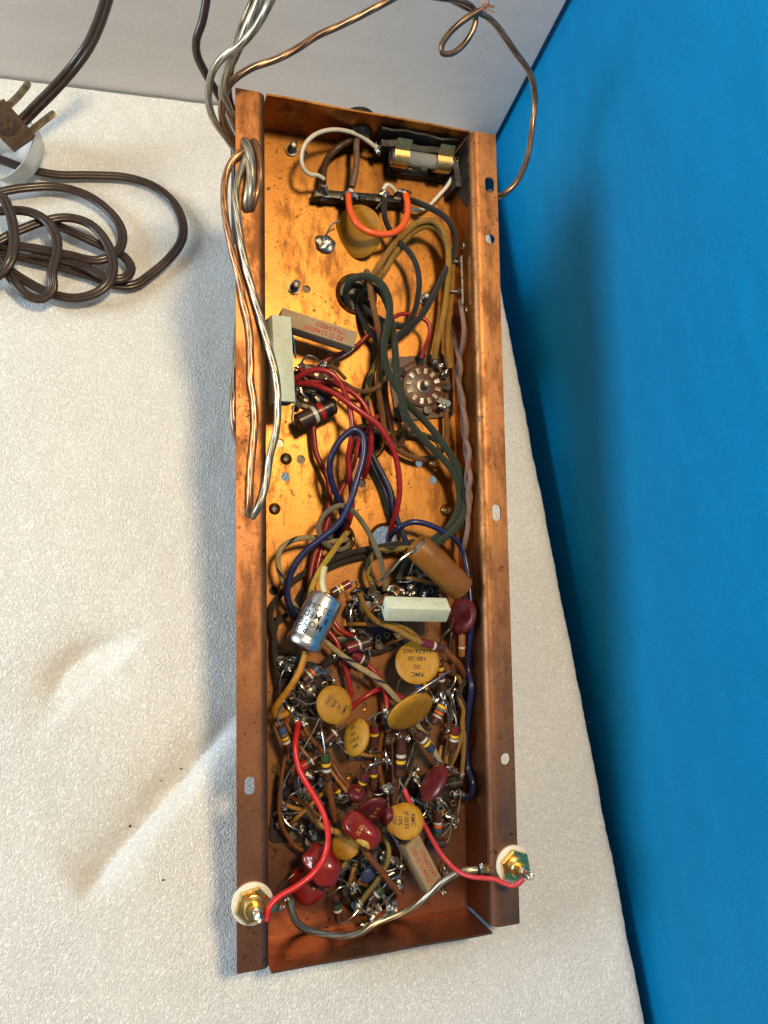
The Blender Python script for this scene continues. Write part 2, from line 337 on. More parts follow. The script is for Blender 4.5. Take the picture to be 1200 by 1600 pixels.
# ------------------------------------------------------------------ mesh building
class MB:
    def __init__(s): s.v = []; s.f = []; s.uv = []
    def add(s, vs, fs, uvs=None):
        o = len(s.v); s.v += [Vector(x) for x in vs]
        for i, f in enumerate(fs):
            s.f.append([o + k for k in f]); s.uv.append(uvs[i] if uvs else None)
        return s
    def tube(s, pts, r, n=10, prof=None, up=None, step=0.0016, taper=None, smooth=True):
        pts = spline(pts, step) if smooth else pts
        L = [0.0]
        for a, b in zip(pts, pts[1:]): L.append(L[-1] + (b - a).length)
        prof = prof or [(math.cos(2 * math.pi * k / n), math.sin(2 * math.pi * k / n)) for k in range(n)]
        n = len(prof); vs = []; fr = None
        for i, p in enumerate(pts):
            t = (pts[min(i + 1, len(pts) - 1)] - pts[max(i - 1, 0)]).normalized()
            if up is not None:
                a = up.cross(t).normalized(); b = t.cross(a)
            else:
                if fr is None: fr = t.orthogonal().normalized()
                a = (fr - t * fr.dot(t)).normalized(); fr = a; b = t.cross(a)
            k = r * (taper(i / (len(pts) - 1)) if taper else 1.0)
            for x, y in prof: vs.append(p + a * (x * k) + b * (y * k))
        fs = []; us = []
        for i in range(len(pts) - 1):
            for k in range(n):
                q = (k + 1) % n
                fs.append([i * n + k, i * n + q, (i + 1) * n + q, (i + 1) * n + k])
                us.append([(L[i], k / n), (L[i], (k + 1) / n), (L[i + 1], (k + 1) / n), (L[i + 1], k / n)])
        fs.append(list(range(n))[::-1]); us.append([(0, 0)] * n)
        fs.append([(len(pts) - 1) * n + k for k in range(n)]); us.append([(0, 0)] * n)
        return s.add(vs, fs, us)
    def lathe(s, o, ax, prof, n=24, wob=None):
        """prof: (distance along ax, radius) pairs"""
        ax = ax.normalized(); a = ax.orthogonal().normalized(); b = ax.cross(a); vs = []; fs = []; us = []
        for z, r in prof:
            for k in range(n):
                t = 2 * math.pi * k / n; rr = r * (wob(t, z) if wob else 1)
                vs.append(o + ax * z + (a * math.cos(t) + b * math.sin(t)) * rr)
        m = len(prof)
        for i in range(m - 1):
            for k in range(n):
                q = (k + 1) % n
                fs.append([i * n + k, i * n + q, (i + 1) * n + q, (i + 1) * n + k])
        if prof[0][1] > 1e-9: fs.append(list(range(n))[::-1])
        if prof[-1][1] > 1e-9: fs.append([(m - 1) * n + k for k in range(n)])
        return s.add(vs, fs)
    def box(s, c, ax, ay, az, sx, sy, sz, bev=0.0):
        bm = bmesh.new(); bmesh.ops.create_cube(bm, size=1.0)
        for v in bm.verts: v.co = Vector((v.co.x * sx, v.co.y * sy, v.co.z * sz))
        if bev: bmesh.ops.bevel(bm, geom=list(bm.edges), offset=bev, segments=2, affect='EDGES', profile=0.6)
        bm.verts.index_update()
        s.add([c + ax * v.co.x + ay * v.co.y + az * v.co.z for v in bm.verts], [[v.index for v in f.verts] for f in bm.faces])
        bm.free(); return s
    def blob(s, c, ax, ay, az, a, b, h, e=2.0, wob=0.0, seed=0, nu=20, nv=12):
        """puffed ellipsoid, e > 2 squarer"""
        vs = []; fs = []
        sg = lambda x: math.copysign(abs(x) ** (2.0 / e), x)
        for j in range(1, nv):
            ph = -math.pi / 2 + math.pi * j / nv
            for i in range(nu):
                t = 2 * math.pi * i / nu
                x, y, z = sg(math.cos(ph)) * sg(math.cos(t)), sg(math.cos(ph)) * sg(math.sin(t)), math.sin(ph)
                k = 1 + wob * noise.noise(Vector((x * 1.7 + seed, y * 1.7, z * 1.7)))
                vs.append(c + ax * (x * a * k) + ay * (y * b * k) + az * (z * h * k))
        for j in range(nv - 2):
            for i in range(nu):
                q = (i + 1) % nu
                fs.append([j * nu + i, j * nu + q, (j + 1) * nu + q, (j + 1) * nu + i])
        fs.append(list(range(nu))[::-1]); fs.append([(nv - 2) * nu + i for i in range(nu)])
        return s.add(vs, fs)
    def build(s, name, mat, parent=None, M=None, smooth=40, **tags):
        if M is None: M = parent['_M'] if parent is not None and '_M' in parent.keys() else None
        Mx = Matrix([M[i * 4:i * 4 + 4] for i in range(4)]) if M is not None and not isinstance(M, Matrix) else (M or Matrix())
        inv = Mx.inverted()
        me = bpy.data.meshes.new(name)
        me.from_pydata([inv @ v for v in s.v], [], s.f)
        if any(u for u in s.uv):
            ul = me.uv_layers.new(name='UVMap'); k = 0
            for f, u in zip(s.f, s.uv):
                for j in range(len(f)):
                    if u: ul.data[k].uv = u[j]
                    k += 1
        me.materials.append(MATS[mat])
        bm = bmesh.new(); bm.from_mesh(me); bmesh.ops.recalc_face_normals(bm, faces=bm.faces); bm.to_mesh(me); bm.free()
        if smooth:
            me.polygons.foreach_set('use_smooth', [True] * len(me.polygons))
            me.set_sharp_from_angle(angle=math.radians(smooth))
        o = bpy.data.objects.new(name, me); COL.objects.link(o)
        if parent is not None:
            o.parent = parent
        else:
            o.matrix_world = Mx
        o['_M'] = [x for r in Mx for x in r]
        tag(o, **tags)
        return o
def tag(o, label=None, cat=None, group=None, kind=None):
    for k, v in (('label', label), ('category', cat), ('group', group), ('kind', kind)):
        if v: o[k] = v
def thing(name, origin, label, cat, group=None):
    o = bpy.data.objects.new(name, None); COL.objects.link(o); o.empty_display_size = 0.004
    M = origin if isinstance(origin, Matrix) else Matrix.Translation(origin)
    o.matrix_world = M; o['_M'] = [x for r in M for x in r]
    tag(o, label, cat, group); return o
def spline(p, step):
    if len(p) < 3: return list(p)
    q = [p[0] * 2 - p[1]] + list(p) + [p[-1] * 2 - p[-2]]; out = []
    for i in range(1, len(q) - 2):
        a, b, c, d = q[i - 1:i + 3]
        t1 = max((b - a).length, 1e-6) ** 0.5; t2 = max((c - b).length, 1e-6) ** 0.5; t3 = max((d - c).length, 1e-6) ** 0.5
        m1 = ((b - a) / t1 - (c - a) / (t1 + t2) + (c - b) / t2) * t2
        m2 = ((c - b) / t2 - (d - b) / (t2 + t3) + (d - c) / t3) * t2
        n = max(2, min(24, int((c - b).length / step)))
        for k in range(n):
            t = k / n; t_2 = t * t; t_3 = t_2 * t
            out.append(b * (2 * t_3 - 3 * t_2 + 1) + m1 * (t_3 - 2 * t_2 + t) + c * (-2 * t_3 + 3 * t_2) + m2 * (t_3 - t_2))
    out.append(p[-1]); return out

_txt = {}
def glyphs(s, size, space=1.0):
    key = (s, space)
    if key not in _txt:
        cu = bpy.data.curves.new('lettering', 'FONT'); cu.body = s; cu.size = 1.0; cu.align_x = 'CENTER'; cu.align_y = 'CENTER'
        cu.space_character = space; cu.resolution_u = 3; cu.offset = 0.008
        o = bpy.data.objects.new('lettering', cu); COL.objects.link(o)
        dg = bpy.context.evaluated_depsgraph_get(); me = o.evaluated_get(dg).to_mesh()
        _txt[key] = ([Vector(v.co) for v in me.vertices], [list(p.vertices) for p in me.polygons])
        bpy.data.objects.remove(o); bpy.data.curves.remove(cu)
    v, f = _txt[key]
    return [x * size for x in v], f
def text_flat(mb, s, c, u, v, size, space=1.0, sx=1.0):
    vs, fs = glyphs(s, size, space)
    return mb.add([c + u * (p.x * sx) + v * p.y for p in vs], fs)

# ------------------------------------------------------------------ the setting
FOAM_T = 0.06
def foam_z(x, y):
    z = 0.0008 * noise.noise(Vector((x * 14, y * 14, 0)))
    z += 0.0004 * noise.noise(Vector((x * 90, y * 90, 3)))
    d1 = F(157, 1062); q = Vector((x - d1.x, y - d1.y)); a = math.radians(25)
    e = math.hypot((q.x * math.cos(a) + q.y * math.sin(a)) / 0.026, (-q.x * math.sin(a) + q.y * math.cos(a)) / 0.019)
    ul = Vector((-0.66, 0.75)); cs = max(0.0, q.dot(ul) / (q.length + 1e-9)) ** 0.55     # pressed in deepest on the side away from the camera
    z -= 0.0105 * (0.8 * e * cs + 0.25 * (1 - e)) if e < 1 else 0.0084 * cs * math.exp(-(e - 1) / 0.38)
    A, B = F(132, 1392), F(345, 1150); AB = Vector((B.x - A.x, B.y - A.y)); L = AB.length; t = AB / L
    s = (x - A.x) * t.x + (y - A.y) * t.y; n = -(x - A.x) * t.y + (y - A.y) * t.x
    if -0.02 < s < L + 0.03:
        k = min(1, max(0, (s + 0.004) / 0.012)) * min(1, max(0, (L + 0.03 - s) / 0.04))
        z -= 0.011 * k * (math.exp(-n / 0.013) if n > 0 else math.exp(n / 0.0045))
    C, D = F(225, 1262), F(325, 1178); CD = Vector((D.x - C.x, D.y - C.y)); L2 = CD.length; t = CD / L2
    s = (x - C.x) * t.x + (y - C.y) * t.y; n = -(x - C.x) * t.y + (y - C.y) * t.x
    if 0 < s < L2: z -= 0.003 * math.sin(math.pi * s / L2) * (math.exp(-n / 0.008) if n > 0 else math.exp(n / 0.004))
    return z
mb = MB()
xs = [-0.62 + 0.04 * i for i in range(11)]; x = xs[-1] + 0.004
while x < 0.262: xs.append(x); x += 0.0028
edge = [(0.2640, 0), (0.2665, -0.0003), (0.2690, -0.0009), (0.2712, -0.0019), (0.2730, -0.0034), (0.2743, -0.0055), (0.2752, -0.0085), (0.2758, -0.014), (0.2765, -0.040), (0.2765, -FOAM_T)]
ys = [-0.60 + 0.05 * i for i in range(9)]; y = ys[-1] + 0.004
while y < 0.486: ys.append(y); y += 0.0028
ys.append(0.4865)
ncol = len(xs) + len(edge); vs = []; fs = []
for y in ys:
    for x in xs: vs.append((x, y, foam_z(x, y)))
    for x, dz in edge:
        k = 0.0005 * noise.noise(Vector((y * 110, dz * 160, 1))) + 0.0008 * noise.noise(Vector((y * 28, 0, 5))); vs.append((x + k, y, dz + 0.0006 * noise.noise(Vector((x * 300, y * 300, 9)))))
for j in range(len(ys) - 1):
    for i in range(ncol - 1):
        fs.append([j * ncol + i, j * ncol + i + 1, (j + 1) * ncol + i + 1, (j + 1) * ncol + i])
o = len(vs)
for (x, y) in ((-0.62, -0.60), (-0.62, 0.4865)): vs.append((x, y, -FOAM_T))
last = (len(ys) - 1) * ncol
fs.append([o, 0] + [j * ncol for j in range(1, len(ys))] + [o + 1])
fs.append([o + 1] + [last + i for i in range(ncol)]); fs.append([i for i in range(ncol - 1, -1, -1)] + [o])
fs.append([o, o + 1] + [j * ncol + ncol - 1 for j in range(len(ys) - 1, -1, -1)])
mb.add(vs, fs).build('foam_floor', 'foam_white', None, Matrix(), 60, kind='structure', label='white speckled packing foam sheet with dents under the chassis')
EX, EY, EZ = Vector((1, 0, 0)), Vector((0, 1, 0)), Vector((0, 0, 1))
mb = MB(); mb.box(Vector((-0.163, 0.4925, 0.175)), EX, EY, EZ, 0.914, 0.008, 0.48, 0.0015)
mb.build('back_wall', 'board_white', None, Matrix(), 40, kind='structure', label='smooth white board standing behind the foam sheet')
ga = math.radians(1.45); gx, gy = Vector((math.cos(ga), -math.sin(ga), 0)), Vector((math.sin(ga), math.cos(ga), 0))
mb = MB(); mb.box(Vector((0.2983, 0.488, 0.175)) + gx * 0.004 - gy * 0.59, gx, gy, EZ, 0.008, 1.20, 0.48, 0.001)
mb.build('side_wall_blue', 'wall_blue', None, Matrix(), 40, kind='structure', label='plain blue board standing to the right of the foam sheet')
mb = MB(); mb.box(Vector((-0.15, -0.05, -0.0655)), EX, EY, EZ, 1.2, 1.4, 0.01)
mb.build('ground', 'wall_blue', None, Matrix(), 0, kind='structure', label='blue base board under the foam')

# ------------------------------------------------------------------ chassis
chassis = thing('amplifier_chassis', CH, 'long copper plated amplifier chassis lying open side up on the foam', 'chassis')
def cl(x, y, z): return CH @ Vector((x, y, z))
def extrude_profile(prof, y0, y1, ny=1):
    n = len(prof); vs = []; fs = []
    for j in range(ny + 1):
        y = y0 + (y1 - y0) * j / ny
        vs += [cl(x, y, z) for x, z in prof]
    for j in range(ny):
        for k in range(n):
            q = (k + 1) % n; fs.append([j * n + k, j * n + q, (j + 1) * n + q, (j + 1) * n + k])
    fs.append(list(range(n))[::-1]); fs.append([ny * n + k for k in range(n)])
    return MB().add(vs, fs)
def cut(obj, cutters):
    """punch the holes listed as (local centre, rx, ry) through a sheet lying in the chassis plane"""
    mb = MB(); n = 20
    for c, rx, ry in cutters:
        vs = []; fs = []
        for zz in (-0.006, 0.006):
            for k in range(n):
                t = 2 * math.pi * k / n
                ex, ey = math.cos(t) * rx, math.sin(t) * min(rx, ry)
                if ry > rx: ey = math.sin(t) * rx + math.copysign(ry - rx, math.sin(t) if abs(math.sin(t)) > 1e-6 else 1)
                vs.append(c + Vector((ex, ey, zz)))
        for k in range(n):
            q = (k + 1) % n; fs.append([k, q, n + q, n + k])
        fs.append(list(range(n))[::-1]); fs.append([n + k for k in range(n)]); mb.add(vs, fs)
    co = mb.build('cutter', 'copper', None, Matrix(), 0)
    co.matrix_world = obj.matrix_world
    md = obj.modifiers.new('holes', 'BOOLEAN'); md.operation = 'DIFFERENCE'; md.object = co; md.solver = 'EXACT'
    old = obj.parent; obj.parent = None
    bpy.context.view_layer.update()
    me = bpy.data.meshes.new_from_object(obj.evaluated_get(bpy.context.evaluated_depsgraph_get()))
    obj.modifiers.clear(); obj.data = me; me.name = obj.name; obj.parent = old
    me.polygons.foreach_set('use_smooth', [True] * len(me.polygons)); me.set_sharp_from_angle(angle=math.radians(35))
    bpy.data.objects.remove(co)
def build_cut(mb, name, holes):
    o = mb.build(name, 'copper_handled' if name == 'flange' else 'copper', None, Matrix(), 35)       # world space, then moved into the chassis frame
    inv = CH.inverted(); o.data.transform(inv)
    o.parent = None; o.matrix_world = Matrix()
    cut(o, holes)
    o.parent = chassis; o['_M'] = [x for r in CH for x in r]
    return o
def hole(px, py, rpx, rpy=None, h=0.0):
    c = P(px, py, h); s = depth(c) / FPX
    return (loc(c), rpx * s, (rpy or rpx) * s)
floor_holes = [hole(557, 460, 27), hole(574, 690, 22, 26), hole(529, 842, 20), hole(601, 843, 21),
               hole(474, 240, 6.5), hole(479, 452, 6.5), hole(470, 718, 7), hole(446, 745, 7), hole(437, 692, 7),
               hole(447, 717, 3.2), hole(429, 795, 3.2), hole(678, 724, 3.2), hole(655, 724, 6), hole(677, 750, 6.5),
               hole(696, 797, 3.2), hole(565, 755, 7), hole(427, 923, 7), hole(568, 1104, 6), hole(544, 1212, 5), hole(431, 1201, 8, 9), hole(569, 1062, 5)]
pr = [(-WI - TH, -DEP), (-WI + 0.0012, -DEP), (WI - 0.0012, -DEP), (WI + TH, -DEP), (WI + TH, -DEP - TH), (-WI - TH, -DEP - TH)]
build_cut(extrude_profile(pr, -HL - 0.0012, HL), 'floor_panel', floor_holes)
for sgn in (-1, 1):
    zt, zb = -0.0056, -DEP + 0.0001
    extrude_profile([(sgn * WI, zb), (sgn * WI, zt), (sgn * (WI + TH), zt), (sgn * (WI + TH), zb)], -HL, HL).build('side_wall', 'copper', chassis, None, 35)
    rb = 0.0045; inn = []; out = []
    for k in range(9):
        t = math.pi / 2 * k / 8
        inn.append((sgn * (WI + rb - rb * math.cos(t)), -rb + rb * math.sin(t)))
        out.append((sgn * (WI + rb - (rb - TH) * math.cos(t)), -rb + (rb - TH) * math.sin(t)))
    prof = [(sgn * WI, -0.0056)] + inn + [(sgn * (WI + FW), 0.0), (sgn * (WI + FW), -TH)] + out[::-1] + [(sgn * (WI + TH), -0.0056)]
    hs = [hole(391, 229, 9, 11, 33), hole(389, 322, 9, 11, 33), hole(391, 800, 10, 10, 33), hole(390, 1228, 8, 14, 33)] if sgn < 0 else \
         [hole(765, 289, 8, 13, 33), hole(766, 373, 8, 8, 33), hole(776, 801, 7.5, 13, 33), hole(790, 1186, 8, 9, 33)]
    build_cut(extrude_profile(prof, -HL + 0.0005, HL), 'flange', hs)
for sgn in (-1, 1):
    y0 = sgn * (HL + (0.0012 if sgn < 0 else -TH)); y1 = y0 + sgn * TH
    x0 = -WI + 0.0006; x1 = WI - 0.0006
    n = 24; vs = []; fs = []
    for i in range(n + 1):
        x = x0 + (x1 - x0) * i / n; wv = 0.0002 * math.sin(i * 0.5)
        top = 0.0001 * math.sin(i * 0.7)
        for (yy, zz) in ((y0, -DEP - TH * .6 if sgn < 0 else -DEP + .0001), (y0 + wv, top), (y1 + wv, top), (y1, -DEP - TH * .6 if sgn < 0 else -DEP + .0001)): vs.append(cl(x, yy, zz))
    for i in range(n):
        for k in range(4): fs.append([i * 4 + k, i * 4 + (k + 1) % 4, i * 4 + 4 + (k + 1) % 4, i * 4 + 4 + k])
    fs += [[3, 2, 1, 0], [n * 4, n * 4 + 1, n * 4 + 2, n * 4 + 3]]
    MB().add(vs, fs).build('end_wall', 'copper', chassis, None, 35)
# transformer and choke that carry the chassis from below
MB().box(cl(0.004, 0.150, -DEP - TH - 0.0405), CX, CY, CZ, 0.074, 0.085, 0.079, 0.002).build('transformer', 'laminate', chassis)

def ring(name, px, py, r_out, r_in, h, mat, parent=chassis, lift=0.0, th=1.6):
    c = P(px, py, lift); s = depth(c) / FPX; a, b = r_out * s, r_in * s; t = th * 0.001
    prof = [(-0.004, b), (-0.0002, b), (t * 0.7, b + (a - b) * 0.15), (t, b + (a - b) * 0.5), (t * 0.6, b + (a - b) * 0.85), (0.00005, a), (-0.0009, a), (-0.0009, b + 0.0002)]
    mb = MB(); n = 28; ax = CZ; u = CX; v = CY; vs = []; fs = []
    for z, r in prof:
        for k in range(n): vs.append(c + ax * z + (u * math.cos(2 * math.pi * k / n) + v * math.sin(2 * math.pi * k / n)) * r)
    m = len(prof)
    for i in range(m):
        for k in range(n):
            q = (k + 1) % n; j = (i + 1) % m; fs.append([i * n + k, i * n + q, j * n + q, j * n + k])
    return mb.add(vs, fs).build(name, mat, parent)
for (px, py, a, b) in ((557, 460, 34, 26), (574, 690, 30, 22), (529, 842, 27, 20), (601, 843, 27, 21)): ring('grommet_ring', px, py, a, b, 0, 'brass', th=2.2)
for (px, py) in ((447, 717), (429, 795), (678, 724), (696, 797)): ring('eyelet', px, py, 9.5, 3.0, 0, 'brass', th=1.8)
for (px, py, hh) in ((455, 236, 8), (459, 451, 8), (662, 468, 7)):
    c = P(px, py); prof = [(0, 0.0036), (0.0012, 0.0036), (0.0012, 0.0024)]
    z = 0.0012
    while z < hh * 0.001: prof += [(z + 0.0004, 0.0019), (z + 0.0008, 0.0023)]; z += 0.0008
    prof += [(z + 0.0004, 0.0015), (z + 0.0006, 0.0)]
    MB().lathe(c, CZ, prof, 16).build('threaded_stud', 'dull_steel', chassis)
for px, py, r_, m_ in ((474, 240, 9, 'dark_steel'), (479, 452, 9, 'dark_steel'), (470, 718, 9, 'dark_steel'), (437, 692, 9, 'dull_steel'), (565, 755, 9, 'bakelite_black'), (427, 923, 9, 'bakelite_black'),
                       (568, 1104, 8, 'brass'), (544, 1212, 7, 'brass'), (431, 1201, 10, 'brass'), (569, 1062, 7, 'dark_steel')):
    c = P(px, py, -1.3); k = depth(c) / FPX * r_
    MB().lathe(c, -CZ, [(0, 0), (0, k * .9), (.0004, k), (.004, k), (.004, 0)], 16).build('screw_or_hole_disc', m_, chassis)
for px, py, r_ in ((574, 690, 32), (529, 842, 27), (557, 460, 34)):
    c = P(px, py, -4.5); k = depth(c) / FPX * r_
    MB().lathe(c, -CZ, [(.006, 0), (.006, k * .8), (0, k * .85), (0, k), (.02, k), (.02, 0)], 28).build('added_dark_can', 'bakelite_black', chassis)  # black can added under each grommet so its opening looks dark
def solder_at(parent, px, py, h, r=4.5, seed=None, tall=1.0, name='solder_blob', mat='solder'):
    c = P(px, py, h); s = depth(c) / FPX * r
    sd = seed if seed is not None else px * 0.37 + py
    rr = random.Random(sd); a = rr.uniform(0, math.pi); ux = CX * math.cos(a) + CY * math.sin(a); uy = CZ.cross(ux)
    s *= rr.uniform(.7, 1.0)
    return MB().blob(c, ux, uy, CZ, s * rr.uniform(1.0, 1.5), s * rr.uniform(.55, .85), s * .75 * tall, 2.0, 0.9, sd, 16, 10).build(name, mat, parent)
def plate_lug(parent, a, b, wmm, name='lug', mat='dull_steel', up=None, th=0.6):
    """flat tag from a to b, widening into an eye at b"""
    t = (b - a); L = t.length; t.normalize(); n = (up or CZ); s = n.cross(t).normalized(); n = t.cross(s)
    w_ = wmm * 0.001; out = [(0, -w_ * .38), (L * .55, -w_ * .42), (L * .72, -w_ * .55), (L * .95, -w_ * .4), (L * 1.02, 0), (L * .95, w_ * .4), (L * .72, w_ * .55), (L * .55, w_ * .42), (0, w_ * .38)]
    k = len(out); vs = [a + t * x + s * y + n * z for z in (-th * .0005, th * .0005) for x, y in out]
    fs = [list(range(k))[::-1], [k + i for i in range(k)]] + [[i, (i + 1) % k, k + (i + 1) % k, k + i] for i in range(k)]
    return MB().add(vs, fs).build(name, mat, parent, None, 30)

c = P(508, 382, .6); MB().blob(c, CX, CY, CZ,   .0060, .0055, .0028, 2, .35, 3.3, 24, 14).build('solder_blob', 'solder', chassis)
solder_at(chassis, 693, 1362, 3, 9, 7.1, 1.2); solder_at(chassis, 692, 1392, 2, 6, 1.7, 1.0)

# --- fuse holder with black tape behind it
fh = MB().box(P(656, 262, 3), (P(705, 268, 3) - P(608, 255, 3)).normalized(), CY, CZ, 0.042, 0.014, 0.006, 0.0006).build('fuse_holder', 'bakelite_black', chassis)
FA, FB = P(611, 243, 15), P(706, 257, 15); fdir = (FB - FA).normalized(); fside = CZ.cross(fdir).normalized(); fup = fdir.cross(fside)
up_c = (fup * .38 + fside * .92).normalized(); side_c = up_c.cross(fdir).normalized()
def clip(c, wmm):
    fside, fup = side_c, up_c
    vs = []; fs = []; pts = []
    for k in range(13):
        t = math.radians(-50 + 280 * k / 12 + 40); pts.append((math.cos(t) * 0.0042, math.sin(t) * 0.0042))
    pts = []
    for k in range(11):                          # cradle open towards the camera side, with flared lips
        t = math.radians(150 + 240 * k / 10); pts.append((math.cos(t) * 0.0054, math.sin(t) * 0.0054))
    pts = [(-0.0076, 0.0078), (-0.0054, 0.0038)] + pts + [(0.0054, 0.0038), (0.0076, 0.0078)]
    m = len(pts)
    for x in (-wmm / 2000, wmm / 2000):
        for off in (0, 0.0005):
            for (a, b) in pts:
                k = 1 + off / 0.004; vs.append(c + fdir * x + fside * (a * k) + fup * (b * k))
    for i in range(m - 1):
        fs += [[i, i + 1, 2 * m + i + 1, 2 * m + i], [m + i, 3 * m + i, 3 * m + i + 1, m + i + 1], [i, m + i, m + i + 1, i + 1], [2 * m + i, 2 * m + i + 1, 3 * m + i + 1, 3 * m + i]]
    for i in (0, m - 1): fs.append([i, 2 * m + i, 3 * m + i, m + i])
    return MB().add(vs, fs)
for px, py in ((624, 245), (690, 254)):
    clip(P(px, py, 15.5), 9.2).build('clip', 'clip_brass', fh)
    MB().box(P(px, py + 10, 8), fdir, fside, fup, 0.007, 0.009, 0.006, 0.001).build('clip_foot', 'dark_steel', fh)
MB().lathe(P(654, 229, 8), CZ, [(0, 0.0032), (0.001, 0.0032), (0.0016, 0.002), (0.0017, 0)], 14).build('screw_or_hole_disc', 'dark_steel', fh)
MB().lathe(P(658, 268, 0), CZ, [(0, 0.003), (0.006, 0.003), (0.0066, 0.0024), (0.0066, 0)], 12).build('screw_or_hole_disc', 'dull_steel', fh)
plate_lug(fh, P(612, 226, 10), P(592, 234, 12), 3.0); solder_at(fh, 590, 233, 12, 6)
plate_lug(fh, P(704, 250, 13), P(714, 252, 14), 3.0); solder_at(fh, 714, 252, 14, 5.5)
def ribbon(pts, top, bot, th, name, mat, seed=0):
    """upright strip of tape: path on the floor, ragged top edge"""
    p = spline(pts, 0.0025); vs = []; fs = []
    for i, c in enumerate(p):
        t = (p[min(i + 1, len(p) - 1)] - p[max(i - 1, 0)]).normalized(); s = CZ.cross(t).normalized()
        hh = top * (1 + 0.05 * noise.noise(Vector((i * 0.3, seed, 0)))); lean = 0.0006 * noise.noise(Vector((i * 0.25, seed, 4)))
        for z, o in ((bot, -th / 2), (hh * .5, -th / 2 + lean), (hh, -th / 2 + lean * 2), (hh + 0.0004, th / 2 + lean * 2), (hh * .5, th / 2 + lean), (bot, th / 2)): vs.append(c + CZ * z + s * o)
    for i in range(len(p) - 1):
        for k in range(6): fs.append([i * 6 + k, i * 6 + (k + 1) % 6, i * 6 + 6 + (k + 1) % 6, i * 6 + 6 + k])
    fs += [[5, 4, 3, 2, 1, 0], [(len(p) - 1) * 6 + k for k in range(6)]]
    return MB().add(vs, fs).build(name, mat, chassis)
ribbon([cl(x, y, -DEP) for x, y in ((0.010, .2175), (.020, .2190), (.032, .2180), (.044, .2190), (.053, .2170), (.0575, .2090), (.0582, .1980))], 0.018, 0.0003, 0.0035, 'tape_strip', 'black_tape', 2)
ribbon([cl(x, y, -DEP) for x, y in ((0.008, .2222), (.022, .2226), (.040, .2222), (.057, .2226))], 0.025, 0.0003, 0.001, 'tape_strip', 'black_tape', 7)
# tape smear on the right side wall
lv = [HL - .002, loc(P(707, 350, 0)).y]
vs = []; n = 14
for i in range(n + 1):
    y = lv[0] + (lv[1] - lv[0]) * i / n
    zl = -DEP + 0.002 + 0.020 * max(0, (i / n - 0.35)) * 1.6 + 0.002 * noise.noise(Vector((i * .7, 0, 0))); zh = -0.0035 - 0.001 * (i % 3)
    zl = min(zl, zh - 0.001)
    vs += [cl(WI - 0.0004, y, zl), cl(WI - 0.0004, y, zh), cl(WI - 0.00005, y, zh), cl(WI - 0.00005, y, zl)]
fs = [[i * 4 + k, i * 4 + (k + 1) % 4, i * 4 + 4 + (k + 1) % 4, i * 4 + 4 + k] for i in range(n) for k in range(4)] + [[3, 2, 1, 0], [n * 4 + k for k in range(4)]]
MB().add(vs, fs).build('tape_patch', 'black_tape', chassis)
# strain relief bushing in the top end wall
sr = loc(P(563, 196, 16)); c = cl(sr.x, HL - TH, -DEP + 0.014)
MB().lathe(c - CY * 0.0035, CY, [(0, 0.0045), (0, 0.0060), (0.0015, 0.0076), (0.006, 0.0076), (0.0072, 0.009), (0.009, 0.009), (0.014, 0.0085), (0.015, 0.006)], 22).build('strain_relief', 'bakelite_black', chassis)

# --- terminal strip for the mains
ts = MB().box(P(562, 312, 5), (P(645, 318, 5) - P(478, 306, 5)).normalized(), CY, CZ, 0.058, 0.0045, 0.009, 0.0005).build('terminal_strip', 'bakelite_black', chassis)
for px, py in ((506, 291), (546, 298), (600, 300), (629, 297)):
    plate_lug(ts, P(px, py + 22, 7), P(px, py - 2, 13), 5.0); solder_at(ts, px, py + 4, 12, 8.5, px, 1.2)
    MB().box(P(px - 8, py + 14, 8), CX, CY, CZ, 0.006, 0.003, 0.0045, 0.0008).build('rivet_tab', 'dark_steel', ts)
ring('rivet', 566, 309, 6, 2, 0, 'dark_steel', ts, 10, 0.8)

